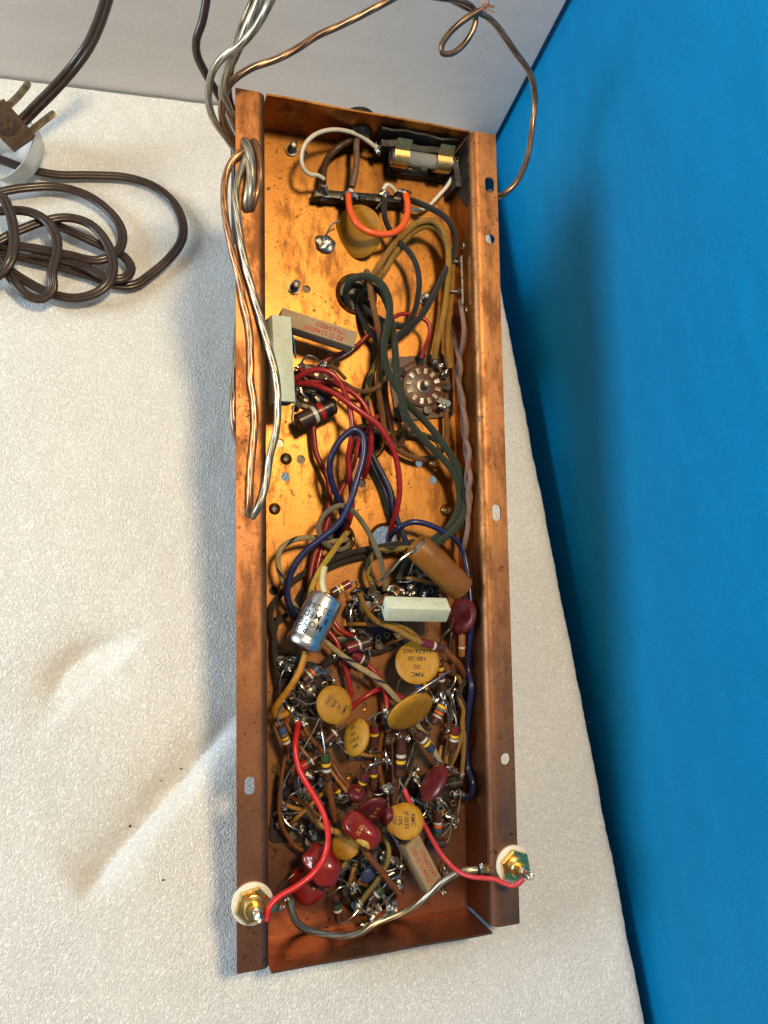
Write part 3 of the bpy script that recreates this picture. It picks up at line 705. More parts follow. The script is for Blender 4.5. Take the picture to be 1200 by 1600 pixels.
# --- tube sockets
def socket(px, py, rpx, n, r_c, kind, mat, h=4.0, plate=None, rot=0.0, lugs=(), post=True, label=None):
    c = P(px, py, 0); s = depth(c) / FPX; R = rpx * s
    prof = [(0.0001, R), (0.0022, R), (0.0026, R * .97), (0.0026, R * .8), (h * .001, R * .78), (h * .001 + .0004, R * .74), (h * .001 + .0004, 0)]
    so = MB().lathe(c, CZ, prof, 40).build('tube_socket', mat, chassis, label=label)
    if plate:
        pw, ph, pa = plate; a = math.radians(pa)
        ux = CX * math.cos(a) + CY * math.sin(a); uy = CY * math.cos(a) - CX * math.sin(a)
        vs = []; k = 0
        pts = []
        for qx, qy, a0 in ((1, 1, 0), (-1, 1, 90), (-1, -1, 180), (1, -1, 270)):
            cr = 9 * s
            for j in range(5):
                t = math.radians(a0 + 90 * j / 4)
                pts.append((qx * (pw * s - cr) + cr * math.cos(t), qy * (ph * s - cr) + cr * math.sin(t)))
        m = len(pts); vs = [c + ux * x + uy * y + CZ * z for z in (0.0003, 0.0018) for x, y in pts]
        fs = [list(range(m))[::-1], [m + i for i in range(m)]] + [[i, (i + 1) % m, m + (i + 1) % m, m + i] for i in range(m)]
        MB().add(vs, fs).build('mounting_plate', mat, so, None, 30)
        for q in (-1, 1):
            rc = c + ux * (q * (pw - 12) * s) + uy * (q * -(ph - 12) * s)
            MB().lathe(rc, CZ, [(0.0017, 0.0028), (0.0026, 0.0028), (0.0032, 0.0021), (0.0030, 0.0012), (0.0022, 0.0010), (0.0022, 0)], 16).build('rivet', 'dull_steel', so)
    top = c + CZ * (h * .001 + .0004)
    for k in range(n):
        t = 2 * math.pi * (k + .5) / n + math.radians(rot)
        rd = CX * math.cos(t) + CY * math.sin(t); td = CY * math.cos(t) - CX * math.sin(t)
        q = top + rd * (r_c * s)
        if kind == 'slot':                       # folded fork contact: two leaves joined at the root
            vs = []; w_, l_, hh, tt = 0.0011, 0.0034, 0.0010, 0.00026
            prof2 = [(-w_, hh), (-w_, 0.0001), (w_, 0.0001), (w_, hh), (w_ - tt * 1.6, hh), (w_ - tt * 1.6, 0.0004), (-w_ + tt * 1.6, 0.0004), (-w_ + tt * 1.6, hh)]
            vs = [q + td * a + CZ * b + rd * e for e in (-l_ / 2, l_ / 2) for a, b in prof2]; m = 8
            fs = [list(range(m))[::-1], [m + i for i in range(m)]] + [[i, (i + 1) % m, m + (i + 1) % m, m + i] for i in range(m)]
            MB().add(vs, fs).build('contact', 'dull_steel' if k % 4 else 'tinned_lead', so, None, 20)
        else:                                    # curled ring contact
            pts = [q + rd * (0.0017 * math.cos(a)) + td * (0.0013 * math.sin(a)) + CZ * 0.0007 for a in [2 * math.pi * j / 10 for j in range(10)]]
            MB().tube(pts + [pts[0]], 0.00038, 6).build('contact', 'dull_steel', so)
    for (a, l0, l1, m_, hh) in lugs:
        t = math.radians(a); rd = CX * math.cos(t) + CY * math.sin(t)
        plate_lug(so, c + rd * (l0 * s) + CZ * 0.003, c + rd * (l1 * s) + CZ * (hh * .001), 4.6, mat=m_, th=0.7)
    if post:
        MB().lathe(top, CZ, [(0, 0.0042), (0.0008, 0.0042), (0.0012, 0.0026), (0.007, 0.0024), (0.0074, 0.0018), (0.0074, 0)], 18).build('centre_post', 'dull_steel', so)
    return so
def star(n, r0, r1, mats=('dark_steel', 'dull_steel', 'dark_steel'), rot=0, hh=6):
    return [(rot + 360 * k / n + 9 * math.sin(k * 5.1), r0, r1 + 3 * math.sin(k * 2.3), mats[k % len(mats)], hh + 2 * math.cos(k * 1.9)) for k in range(n)]
S1 = socket(657, 606, 42, 12, 24, 'slot', 'bakelite_brown', 4, (50, 50, 8), 6, [(95, 30, 52, 'dark_steel', 8), (62, 30, 48, 'dark_steel', 8), (30, 30, 46, 'dark_steel', 8), (2, 28, 44, 'dark_steel', 7), (-38, 28, 50, 'tinned_lead', 9), (-80, 26, 44, 'dull_steel', 5), (150, 28, 46, 'dark_steel', 6)], True, 'brown phenolic socket plate with ring of fork contacts')
solder_at(S1, 692, 634, 9, 7, 3, .8); solder_at(S1, 679, 564, 9, 6, 9); solder_at(S1, 694, 582, 9, 6, 4); solder_at(S1, 688, 571, 9, 5, 14)
S0 = socket(484, 606, 36, 8, 22, 'slot', 'bakelite_brown', 4, None, 0, star(7, 24, 42, rot=20))
S2 = socket(585, 962, 46, 14, 33, 'ring', 'bakelite_dark', 5, None, 0, star(9, 34, 52))
S3 = socket(478, 1076, 42, 12, 27, 'ring', 'bakelite_dark', 5, None, 0, star(8, 30, 46))
S4 = socket(475, 1262, 44, 12, 27, 'slot', 'bakelite_dark', 4, (52, 50, -5), 0, star(8, 32, 50, rot=12))
S5 = socket(577, 1372, 50, 10, 32, 'slot', 'bakelite_black', 5, None, 0, star(8, 30, 50, ('dull_steel', 'tinned_lead'), hh=8), True, 'black round socket with brass rim ring')
ring('rim_ring', 577, 1372, 56, 51, 0, 'brass', S5, 0, 2.0)
S6 = socket(676, 1246, 42, 12, 28, 'ring', 'bakelite_dark', 5, None, 0, star(8, 32, 50, rot=5))
S7 = socket(694, 1092, 26, 8, 15, 'ring', 'bakelite_dark', 4, None, 0, star(6, 18, 30, rot=30), False)
S8 = socket(655, 905, 34, 10, 22, 'ring', 'bakelite_dark', 4, None, 0, star(7, 24, 38, rot=10), False)
def blobs(parent, s):
    for i, q in enumerate(s.split()):
        a = [float(x) for x in q.split(',')]; solder_at(parent, a[0], a[1], a[2], a[3], i * 3.7 + a[0], 1.1)
blobs(S0, '505,571,9,8 462,598,8,7 486,612,9,7 466,575,8,6 460,615,8,6 518,566,9,5')
blobs(S2, '556,937,10,8 582,930,10,6 612,920,11,7 640,917,11,6 645,925,10,5 550,985,10,5 565,1015,9,6 575,1000,9,5 628,925,9,5')
blobs(S3, '446,1042,12,7 437,1034,12,6 456,1030,12,6 482,1070,11,6 467,1128,12,9 475,1130,12,6 455,1110,9,6 520,1062,9,6 488,1078,9,5 441,1095,10,5 499,1124,9,5')
blobs(S4, '445,1262,8,7 441,1275,8,7 488,1305,9,9 470,1300,8,5 466,1252,9,6 482,1210,9,8 520,1245,8,6 500,1225,8,6 437,1288,7,5')
blobs(S5, '555,1385,12,8 571,1364,12,7 560,1418,12,9 563,1410,12,7 581,1430,11,8 612,1420,10,9 617,1428,10,6 625,1353,13,8 600,1345,13,9 540,1355,12,6 622,1385,12,9 568,1350,10,7 592,1418,10,6 572,1445,10,7 586,1443,10,6')
blobs(S6, '648,1215,12,7 702,1200,11,7 722,1213,10,6 685,1247,12,7 680,1238,13,6 668,1262,12,7 705,1275,9,9 712,1290,9,6 720,1240,9,6 645,1250,10,5 672,1275,11,5')
blobs(S7, '693,1090,10,6 700,1082,9,6 680,1093,9,7 712,1078,9,5 688,1100,9,5')
blobs(S8, '641,918,12,6 610,935,12,6 664,928,10,5 690,935,10,6 640,928,11,4')
def jumpers(parent, s, r=.5, mat='tinned_lead'):
    for q in s.split(';'): MB().tube(path(q.strip()), r * .001, 7).build('jumper_lead', mat, parent)
jumpers(S3, '441,1095,10 450,1104,14 458,1118,14 467,1128,12; 482,1070,11 490,1056,15 505,1052,15 520,1062,10; 455,1110,9 470,1118,12 486,1122,12 499,1124,9; 446,1042,12 438,1060,12 436,1080,10 441,1095,9')
jumpers(S4, '445,1262,9 452,1245,12 462,1238,12 470,1242,9; 488,1305,9 496,1290,13 503,1270,12 500,1250,9; 466,1252,9 467,1235,12 466,1215,12 470,1205,9; 441,1275,8 452,1290,10 466,1297,10 472,1302,8; 520,1245,8 534,1250,12 546,1246,15; 482,1210,9 492,1206,13 504,1204,12')
jumpers(S5, '555,1385,12 562,1374,16 571,1364,12; 560,1418,12 572,1426,14 581,1430,11; 612,1420,10 600,1430,12 586,1440,10; 625,1353,13 612,1338,15 600,1345,13; 540,1355,12 548,1343,15 558,1347,14 568,1350,10; 592,1418,10 605,1405,14 618,1392,14 622,1385,12')
jumpers(S6, '648,1215,12 655,1228,16 666,1236,16 680,1238,13; 702,1200,11 712,1206,13 722,1213,10; 685,1247,12 697,1258,14 705,1275,9; 668,1262,12 660,1275,13 650,1268,12 645,1250,10; 712,1290,9 716,1270,12 720,1240,9; 672,1275,11 690,1290,10 705,1285,9')
jumpers(S2, '556,937,10 548,955,13 548,972,13 550,985,10; 565,1015,9 572,1008,12 575,1000,9; 582,930,10 590,942,12 600,950,10; 612,920,11 620,930,13 628,925,10')
jumpers(S7, '680,1093,9 672,1080,13 668,1066,13 672,1055,10; 700,1082,9 708,1070,12 712,1060,12 709,1048,10; 693,1090,10 697,1105,13 700,1125,12 698,1140,9')
jumpers(S0, '505,571,9 494,560,11 480,556,11 466,575,8; 486,612,9 498,620,12 508,628,12; 462,598,8 470,612,11 478,622,10; 518,566,9 524,578,11 520,590,9', .6)
MB().lathe(P(437, 1035, 4), CZ, [(0, .0042), (.006, .0042), (.0065, .003), (.006, .0018), (.006, 0)], 16).build('spacer', 'dark_steel', S3)
MB().lathe(P(455, 1032, 4), CZ, [(0, .0042), (.005, .0042), (.0055, .003), (.005, .0018), (.005, 0)], 16).build('spacer', 'dark_steel', S3)

# --- centre terminal strip: upright strip with solder tags
t2 = MB().box(P(612, 1185, 6), CX, CY, CZ, 0.004, 0.056, 0.012, 0.0005).build('terminal_strip', 'bakelite_brown', chassis)
for px, py, k in ((603, 1116, 8), (606, 1156, 7), (624, 1152, 7), (633, 1157, 6), (606, 1189, 9), (607, 1232, 8)):
    plate_lug(t2, P(px + 2, py + 12, 8), P(px, py - 8, 15), 4.2, mat='tinned_lead', up=(CZ * .7 + CX * .7)); solder_at(t2, px, py, 14, k, px + py, 1.1)
    MB().tube([P(px, py - 6, 15), P(px + 3, py - 1, 17), P(px + 1, py + 5, 16), P(px - 3, py + 1, 15)], .0006, 6).build('wire_wrap', 'tinned_lead', t2)
MB().box(P(560, 1175, 1.2), CX, CY, CZ, 0.012, 0.009, 0.0012, 0.0003).build('bracket', 'dull_steel', t2)
MB().lathe(P(572, 1176, 1.5), CZ, [(0, .0036), (.002, .0036), (.0034, .0024), (.0038, 0)], 16).build('screw_or_hole_disc', 'dull_steel', t2)
t3 = MB().box(P(487, 1160, 4), CX, CY, CZ, 0.018, 0.004, 0.006, 0.0005).build('terminal_strip', 'bakelite_dark', chassis)
for px, py in ((500, 1150), (515, 1158), (530, 1160), (484, 1163)): plate_lug(t3, P(px, py + 10, 5), P(px, py - 8, 9), 4); solder_at(t3, px, py, 9, 7.5, px)
t4 = MB().box(P(540, 1000, 4), CX, CY, CZ, 0.012, 0.004, 0.006, 0.0005).build('terminal_strip', 'bakelite_dark', chassis)
for px, py in ((527, 1024), (560, 1030), (556, 998)): plate_lug(t4, P(px - 24, py + 14, 7), P(px, py, 12), 5, mat='dark_steel'); solder_at(t4, px, py, 12, 5.5, px)
t5 = MB().box(P(705, 1205, 4), CX, CY, CZ, 0.018, 0.004, 0.006, 0.0005).build('terminal_strip', 'bakelite_brown', chassis)
for px, py in ((702, 1197), (720, 1212), (712, 1240), (728, 1243)): plate_lug(t5, P(px, py + 10, 5), P(px, py - 4, 9), 4); solder_at(t5, px, py, 9, 5.5, px)
rq = random.Random(11)
for so_, px, py, n_ in ((S2, 585, 962, 7), (S3, 478, 1076, 8), (S4, 475, 1262, 7), (S5, 577, 1372, 9), (S6, 676, 1246, 9), (S7, 694, 1092, 7), (S8, 655, 905, 5), (t2, 608, 1190, 9), (t3, 500, 1165, 7)):
    for k in range(n_):
        a0, a1 = rq.uniform(0, 6.28), rq.uniform(0, 6.28); r0, r1 = rq.uniform(12, 34), rq.uniform(30, 54)
        x0, y0, x1, y1 = px + r0 * math.cos(a0), py + r0 * math.sin(a0), px + r1 * math.cos(a1), py + r1 * math.sin(a1)
        x1 = min(max(x1, 432), 715); y1 = min(y1, 1435)
        mt = rq.choice(('tinned_lead', 'tinned_lead', 'dull_steel', 'brown_sleeve', 'dark_steel', 'tan_sleeve'))
        MB().tube(path(f'{x0},{y0},6 {x0 * .8 + x1 * .2 + rq.uniform(-5, 5)},{y0 * .8 + y1 * .2},{rq.uniform(9, 14)} {x0 * .3 + x1 * .7},{y0 * .3 + y1 * .7 + rq.uniform(-5, 5)},{rq.uniform(8, 13)} {x1},{y1},5'),
                  (.0005 if 'sleeve' not in mt else .0011), 7).build('jumper_lead', mt, so_)
        if k % 2 == 0: solder_at(so_, x1, y1, 5, rq.uniform(4, 6.5), k * 1.3 + px)
# --- bus rods and bolts on the right wall
def wl(px, py, off=1.0):                        # point on the inner right wall
    d = sight(px, py); o = CH @ Vector((WI - off * 0.001, 0, 0)); return CAM + d * ((o - CAM).dot(CX) / d.dot(CX))
for py in (410, 457):
    a = wl(722, py, 0.2); MB().lathe(a, -CX, [(0, .0014), (.002, .0014), (.002, .003), (.003, .003), (.003, .0012), (.008, .0011), (.0082, 0)], 12).build('wall_bolt', 'dull_steel', chassis)
MB().tube([wl(721, 400, 3), wl(722, 440, 3), wl(723, 476, 3)], .0007, 8).build('bus_bar', 'tinned_lead', chassis)
for px, py in ((723, 385), (727, 486)):
    a = wl(px, py, 0.0); MB().lathe(a, -CX, [(0, .0026), (.0007, .0024), (.0007, .0014), (.0002, .0012), (.0002, 0)], 14).build('eyelet', 'dull_steel', chassis)

# --- phono jacks on the flanges
def jack(px, py, tip_h, ang, lug_to):
    c = P(px, py, 33); R = 0.0102
    j = MB().lathe(c, CZ, [(0.00005, R), (0.0012, R), (0.0016, R * .95), (0.0016, R * .6), (0.0002, R * .6)], 36).build('phono_jack', 'nylon_white', chassis, label='gold phono jack on white nylon washer')
    n = MB(); vs = []; a0 = math.radians(ang); rr = 0.0089
    prof = [(0.0017, 0.90), (0.0022, 1.0), (0.0042, 1.0), (0.0047, 0.90)]
    for z, k in prof:
        for i in range(6): vs.append(c + CZ * z + (CX * math.cos(a0 + i * math.pi / 3) + CY * math.sin(a0 + i * math.pi / 3)) * (rr * k))
    fs = [[r_ * 6 + i, r_ * 6 + (i + 1) % 6, r_ * 6 + 6 + (i + 1) % 6, r_ * 6 + 6 + i] for r_ in range(3) for i in range(6)] + [list(range(6))[::-1], [18 + i for i in range(6)]]
    n.add(vs, fs).build('hex_nut', 'gold_plate', j, None, 25)
    pr = [(0.0047, .0053)]
    z = 0.005
    while z < 0.0085: pr += [(z, .0046), (z + .0004, .0052)]; z += .0008
    pr += [(0.0092, .0048), (0.0092, .0036), (0.012, .0034), (0.0122, .0028), (0.0122, 0)]
    MB().lathe(c, CZ, pr, 28).build('threaded_collar', 'gold_plate', j)
    MB().lathe(c + CZ * .0122, CZ, [(0, .0024), (.0008, .0024), (.001, .0018), (tip_h * .001, .0016), (tip_h * .001 + .001, .0012), (tip_h * .001 + .001, 0)], 16).build('centre_pin', 'tinned_lead', j)
    MB().blob(c + CZ * (.0122 + tip_h * .001 - .001) + CX * .0004, CX, CY, CZ, .0022, .0024, .003, 2, .4, px, 12, 8).build('solder_blob', 'solder', j)
    plate_lug(j, c + CZ * .0018 + (lug_to - c).normalized() * .006, lug_to, 4.6, 'ground_lug', 'gold_plate'); return j
JL = jack(394, 1411, 6.0, 12, P(432, 1418, 31)); JR = jack(801, 1350, 6.0, 40, P(752, 1358, 29))
blobs(JL, '438,1420,27,5 447,1404,25,7'); blobs(JR, '752,1358,29,6 763,1357,30,5 745,1359,28,4')


# ------------------------------------------------------------------ components
def lead(parent, pts, r=0.55, mat='tinned_lead', name='lead'):
    return MB().tube(pts, r * 0.001, 7).build(name, mat, parent)
def resistor(label, a, b, r, bands, leads=(), mat='carbon_brown', name='carbon_resistor'):
    """a, b: body ends 'px,py,h'; bands: (position 0..1, width, colour)"""
    A, B = pt(a), pt(b); L = (B - A).length; ax = (B - A).normalized(); R = r * depth(A) / FPX
    t = thing(name, (A + B) / 2, label, 'resistor')
    e = min(R * .18, L * .06)
    MB().lathe(A, ax, [(0, R * .55), (0, R * .8), (e, R), (L * .5, R * 1.005), (L - e, R), (L, R * .8), (L, R * .55)], 20).build('body', mat, t)
    for p, w_, c in bands:
        z0, z1 = max(0.02, p - w_ / 2) * L, min(.98, p + w_ / 2) * L
        MB().lathe(A, ax, [(z0, R * .9), (z0, R * 1.018), ((z0 + z1) / 2, R * 1.03), (z1, R * 1.018), (z1, R * .9)], 20).build('band', 'band_' + c, t)
    for l in leads:
        lead(t, [A if q == 'A' else B if q == 'B' else pt(q) for q in l.split()], 0.5)
    return t
def disc_frame(px, py, h, a, b, ang, sgn):
    c = P(px, py, h); s = depth(c) / FPX; v = view(c)
    u = img_dir(ang); u = (u - v * u.dot(v)).normalized(); q = v.cross(u)          # long axis, short axis in view
    th = math.acos(max(-1, min(1, b / a))); n = (v * math.cos(th) + q * (sgn * math.sin(th))).normalized()
    return c, a * s, u, n.cross(u).normalized(), n
def disc_cap(label, px, py, h, a, b, ang, sgn, mat, leads=(), text=(), read=180, tmat='print_black', thick=3.6, name='disc_capacitor', lobe=()):
    c, R, u, q, n = disc_frame(px, py, h, a, b, ang, sgn); T = thick * .0005
    t = thing(name, c, label, 'capacitor')
    prof = [(-T, R * .35), (-T * .95, R * .72), (-T * .7, R * .90), (-T * .25, R * .985), (T * .25, R * .985), (T * .7, R * .90), (T * .95, R * .72), (T, R * .35), (T * 1.01, 0.0)]
    sd = px * .13
    def wob(an, z): 
        k = 1 + .012 * noise.noise(Vector((math.cos(an) * 1.6 + sd, math.sin(an) * 1.6, 0)))
        return k
    mb_ = MB(); nn = 40; vs = []; fs = []
    for z, r in prof:
        for k in range(nn):
            an = 2 * math.pi * k / nn; rr = r * wob(an, z)
            for (la, lw) in lobe:
                d_ = (math.degrees(an) - la + 180) % 360 - 180
                rr *= 1 + .13 * math.exp(-(d_ / lw) ** 2) * min(1, r / R)
            vs.append(c + n * z + (u * math.cos(an) + q * math.sin(an)) * rr)
    m = len(prof)
    for i in range(m - 1):
        for k in range(nn): fs.append([i * nn + k, i * nn + (k + 1) % nn, (i + 1) * nn + (k + 1) % nn, (i + 1) * nn + k])
    fs.append(list(range(nn))[::-1])
    body = mb_.add(vs, fs).build('body', mat, t)
    for l in leads: lead(t, path(l), 0.5)
    if text:
        rd = img_dir(read); rd = (rd - n * rd.dot(n)).normalized(); up = n.cross(rd).normalized()
        mb_ = MB()
        for (s_, off, size) in text:
            k = depth(c) / FPX
            text_flat(mb_, s_, c + n * (T * 1.01 + .00012) + up * (off * k), rd, up, size * k)
        mb_.build('printed_lettering', tmat, body, None, 0)
    return t
def brick(label, px, py, h, ang, L, W_, H_, roll, mat, leads=(), text=(), flip=False, side=None, name='power_resistor'):
    c = P(px, py, h); a = math.radians(ang)
    u = CX * math.cos(a) + CY * math.sin(a); v = CY * math.cos(a) - CX * math.sin(a)
    r = math.radians(roll); n = CZ * math.cos(r) + v * math.sin(r); v = n.cross(u)
    t = thing(name, c, label, 'resistor')
    mb_ = MB().box(c, u, v, n, L * .001, W_ * .001, H_ * .001, .0006)
    body = mb_.build('body', mat, t, None, 50)
    if side:
        for sg in (-1, 1): MB().box(c + u * (sg * (L * .0005 + .00001)), u, v, n, .0006, W_ * .00078, H_ * .0007, .0002).build('end_fill', side, t)
    for l in leads: lead(t, path(l), 0.6)
    if text:
        mb_ = MB(); f = -1 if flip else 1
        for s_, off, size, dx in text: text_flat(mb_, s_, c + n * (H_ * .0005 + .00012) + v * (f * off * .001) + u * (f * dx * .001), u * f, v * f, size * .001, 1.0)
        mb_.build('printed_lettering', 'print_red', body, None, 0)
    return t, c, u, v, n
def dipped(label, px, py, h, a, b, ang, mat, thick, e=2.4, leads=(), seed=0, wob=.12, tilt=0.0):
    c = P(px, py, h); s = depth(c) / FPX; v = view(c); u = img_dir(ang); u = (u - v * u.dot(v)).normalized(); q = v.cross(u)
    if tilt: R_ = Matrix.Rotation(math.radians(tilt), 3, q); u = R_ @ u; v = R_ @ v
    t = thing('dipped_capacitor', c, label, 'capacitor')
    body = MB().blob(c, u, q, v, a * s, b * s, thick * s, e, wob, seed, 32, 20).build('body', mat, t)
    for l in leads: lead(t, path(l), 0.5)
    return t, body, c, u, q, v, s

# glass fuse
fz = thing('glass_fuse', (FA + FB) / 2, 'clear glass fuse with metal caps held in brass clips', 'fuse')
FL = (FB - FA).length
MB().lathe(FA + fdir * .004, fdir, [(0, .0041), (FL - .008, .0041)], 24).build('glass_tube', 'fuse_glass', fz)
for a_, d_ in ((FA, fdir), (FB, -fdir)):
    MB().lathe(a_, d_, [(0, 0), (0, .0032), (.0008, .0044), (.0065, .0044), (.0068, .0041)], 22).build('end_cap', 'aluminium', fz)
MB().tube([FA + fdir * .005, FB - fdir * .005], .0002, 5, smooth=False).build('fuse_element', 'tinned_lead', fz)

# disc capacitors
disc_cap('large blank mustard disc capacitor beneath the orange jumper wire', 560, 362, 7, 40, 37, 80, 1, 'mustard_enamel', ['530,345,8 520,350,8 512,362,6 508,378,3', '588,326,8 594,319,9 600,312,11 601,304,12'], thick=2.8)
disc_cap('large mustard disc capacitor printed .02 and +80-20 beside green ceramic resistor', 652, 1035, 22, 35, 34, 0, 1, 'mustard_enamel', ['628,1058,20 622,1070,16 620,1085,14 618,1098,12', '680,1030,20 694,1032,16 705,1036,12'],
         [('21K741862', -17, 9.6), ('+80-20', -5, 9.8), ('.02', 8, 9.8), ('RMC', 20, 9.8)], 178)
disc_cap('mustard disc capacitor printed .01 20% Z5U, below the silver can', 522, 1101, 20, 30, 27.5, 100, -1, 'mustard_enamel', ['496,1097,20 480,1100,18 468,1094,16 456,1089,14 447,1090,12', '520,1128,19 532,1134,16 545,1132,12'],
         [('RMC', 17, 8.6), ('.01', 7, 8.6), ('20%', -3, 8.6), ('Z5U', -13, 8.6)], 232)
disc_cap('narrow mustard disc capacitor seen half edge on, printed 10% 25F', 557, 1152, 20, 29.5, 19, 78, 1, 'mustard_enamel', ['573,1127,20 585,1118,17 598,1112,15', '545,1178,18 535,1170,14 530,1160,10'],
         [('RMC', 15, 7.4), ('JF.0033', 5, 7.2), ('10%', -5, 7.4), ('25F', -15, 7.4)], 190, 'print_faint')
disc_cap('blank mustard disc capacitor leaning steeply beside the centre terminal strip', 641, 1112, 26, 40, 19, 34, -1, 'mustard_enamel', ['606,1113,24 600,1117,18', '652,1131,22 660,1123,20 668,1112,18 672,1098,12'], thick=4.5)
disc_cap('mustard disc capacitor printed JF.0033 sideways, beside the red dipped capacitor', 634, 1283, 26, 28.5, 27.5, 0, 1, 'mustard_enamel', ['608,1262,26 606,1250,22 606,1238,17', '607,1297,25 617,1312,24 625,1330,20 627,1346,16 623,1354,14'],
         [('RMC', 11, 9), ('JF.0033', 1, 9), ('10%', -9, 9), ('25F', -18, 9)], 272, lobe=[(140, 14), (205, 14)])
disc_cap('mustard disc capacitor mostly hidden under the red dipped capacitor', 541, 1318, 16, 25, 22, 60, 1, 'mustard_enamel', ['527,1338,15 521,1332,16 522,1345,14 524,1358,11'])
disc_cap('dull crimson disc capacitor at the end of the green ceramic resistor', 722, 962, 20, 28, 21, 78, 1, 'crimson_enamel', ['703,983,20 694,992,18 688,1002,14 686,1012,10', '706,988,19 703,1005,16 704,1025,10'])
disc_cap('dark crimson disc capacitor seen nearly edge on above the right socket', 678, 1223, 27, 31, 14.5, 62, 1, 'crimson_enamel', ['668,1250,24 670,1262,18 668,1275,12', '690,1197,24 694,1190,18'], thick=4.4)
disc_cap('small crimson bean capacitor on a tan sleeved lead', 557, 1240, 18, 15, 11.5, -25, 1, 'crimson_enamel', ['544,1243,18 530,1242,16 520,1240,12', '546,1249,17 535,1254,15 525,1252,11'], [('VC', 0, 6)], -30, 'print_gold', thick=5)
disc_cap('dark crimson disc capacitor with gold lettering behind the dipped capacitor', 584, 1266, 17, 26, 17, 20, -1, 'crimson_enamel', ['560,1262,16 548,1262,12'], [('VC', 9, 6), ('.01', 1, 6), ('100V', -7, 6)], -35, 'print_gold', thick=4)
disc_cap('small blue oval capacitor lying on the black socket', 575, 1367, 14, 13, 8.5, 35, -1, 'blue_enamel', ['566,1374,13 560,1380,10', '584,1362,13 590,1356,10'], thick=3)
disc_cap('dark red disc capacitor edge next to the sideways printed disc', 604, 1275, 20, 16, 7, 82, 1, 'crimson_enamel', ['604,1288,18 606,1300,14'], thick=4)

# dipped capacitors
t, body, c, u, q, v, s = dipped('glossy red dipped capacitor with gold print and ochre paint dab', 564, 1297, 27, 35, 20, -40, 'dipped_red', 18, 2.7, ['541,1277,25 533,1270,20 526,1278,12', '589,1318,24 592,1324,18 597,1335,14'], 3.0)
MB().blob(c + u * (12 * s) - q * (11 * s) + v * (12.2 * s), u, q, v, 13 * s, 6.5 * s, 4.5 * s, 2, .3, 2, 16, 10).build('paint_dab', 'ochre_paint', body)
mb = MB()
for s_, oy in (('1800', 4), ('10%', -4)): text_flat(mb, s_, c + u * (2 * s) + q * ((oy - 2) * s) + v * (18.1 * s), img_dir(-40), v.cross(img_dir(-40)).normalized(), 8 * s)
mb.build('printed_lettering', 'print_gold', body, None, 0)
dipped('puffy red dipped capacitor crossed by the bright red wire', 503, 1352, 24, 33, 24, -52, 'dipped_red', 17, 3.0, ['528,1368,22 541,1357,18 555,1353,14', '525,1373,20 538,1376,16 545,1388,13'], 8.0, .16)
dipped('darker dipped capacitor lying under the puffy red one', 480, 1383, 13, 28, 25, -60, 'dipped_red', 12, 2.6, ['460,1365,12 448,1376,12 441,1395,10 446,1405,12'], 5.0, .14)

# ceramic power resistors
brick('sand coloured ceramic resistor with upside-down red print 82 ohm', 495, 517, 22, -13.5, 43, 9.6, 9, 6, 'sand_ceramic', ['554,538,22 550,547,22 540,554,20 525,562,15 515,567,11', '438,500,18 430,510,14 440,530,10'],
      [('17K634803', -1.7, 3.9, -7.0), ('82 \u03a9 2146037', 2.0, 3.9, -3.0)], True, 'grey_ceramic')
brick('pale green ceramic resistor standing against the left chassis wall', 437, 564, 27, 92.5, 46, 11, 11, -12, 'green_ceramic', ['452,606,24 462,600,18 463,612,14', '448,505,22 458,530,14 462,560,10'], side='grey_ceramic')
brick('pale green ceramic resistor between the brown tube capacitor and large mustard disc', 650, 952, 30, -3, 36, 9.5, 9.5, -42, 'green_ceramic', ['597,949,30 590,946,29 586,935,26 582,922,22 580,913,18 578,922,14 574,933,12', '700,955,28 708,962,24 704,985,16'], side='green_ceramic')
brick('sand coloured ceramic resistor with red print near the right jack wire', 655, 1348, 13, -62.5, 30, 11, 10, 16, 'sand_ceramic', ['625,1318,10 615,1310,8', '680,1382,10 690,1390,6'],
      [('17K632247', 1.9, 3.7, 1.0), ('120 \u03a9 2146037', -2.0, 3.7, -.5)], False, 'grey_ceramic')

# silver can electrolytic
A, B = P(511, 932, 26), P(471, 1012, 26); ax = (B - A).normalized(); L = (B - A).length; R = 27.5 * depth(A) / FPX
can = thing('electrolytic_capacitor', (A + B) / 2, 'silver can capacitor with upside-down black print', 'capacitor')
prof = [(0, 0), (0, R * .78), (.0003, R * .93), (.0014, R), (L * .74, R), (L * .775, R * .955), (L * .80, R * .955), (L * .835, R), (L * .87, R * 1.03), (L * .93, R * 1.03), (L * .97, R * .97), (L * .985, R * .8), (L * .955, R * .74), (L * .95, 0)]
body = MB().lathe(A, ax, prof, 48).build('body', 'aluminium', can, None, 32)
MB().lathe(B - ax * .0028, ax, [(0, R * .72), (.0012, R * .68), (.0018, R * .2), (.0018, 0)], 30).build('end_seal', 'bakelite_dark', can)
MB().lathe(A, -ax, [(-.0002, R * .62), (.0006, R * .6), (.0006, R * .3), (.0011, R * .2), (.0011, 0)], 28).build('end_plate', 'aluminium', can)
mid = (A + B) / 2; vv = view(mid); vv = (vv - ax * vv.dot(ax)).normalized(); side_ = ax.cross(vv).normalized()
mb = MB()
for s_, z, rot_ in (('23C60', .26, .12), ('8 MFD', .42, .05), ('MOTOROLA', .57, .95), ('POL', .70, .62)):
    vs, fs = glyphs(s_, .0047, 1.15)
    out = []
    for p in vs:                                 # wrapped round the can, letters standing towards the rolled end
        an = p.x / R
        an += rot_
        out.append(A + ax * (L * z + p.y) + (vv * math.cos(an) + side_ * math.sin(an)) * (R + .00012))
    mb.add(out, fs)
mb.build('printed_lettering', 'print_black', body, None, 0)

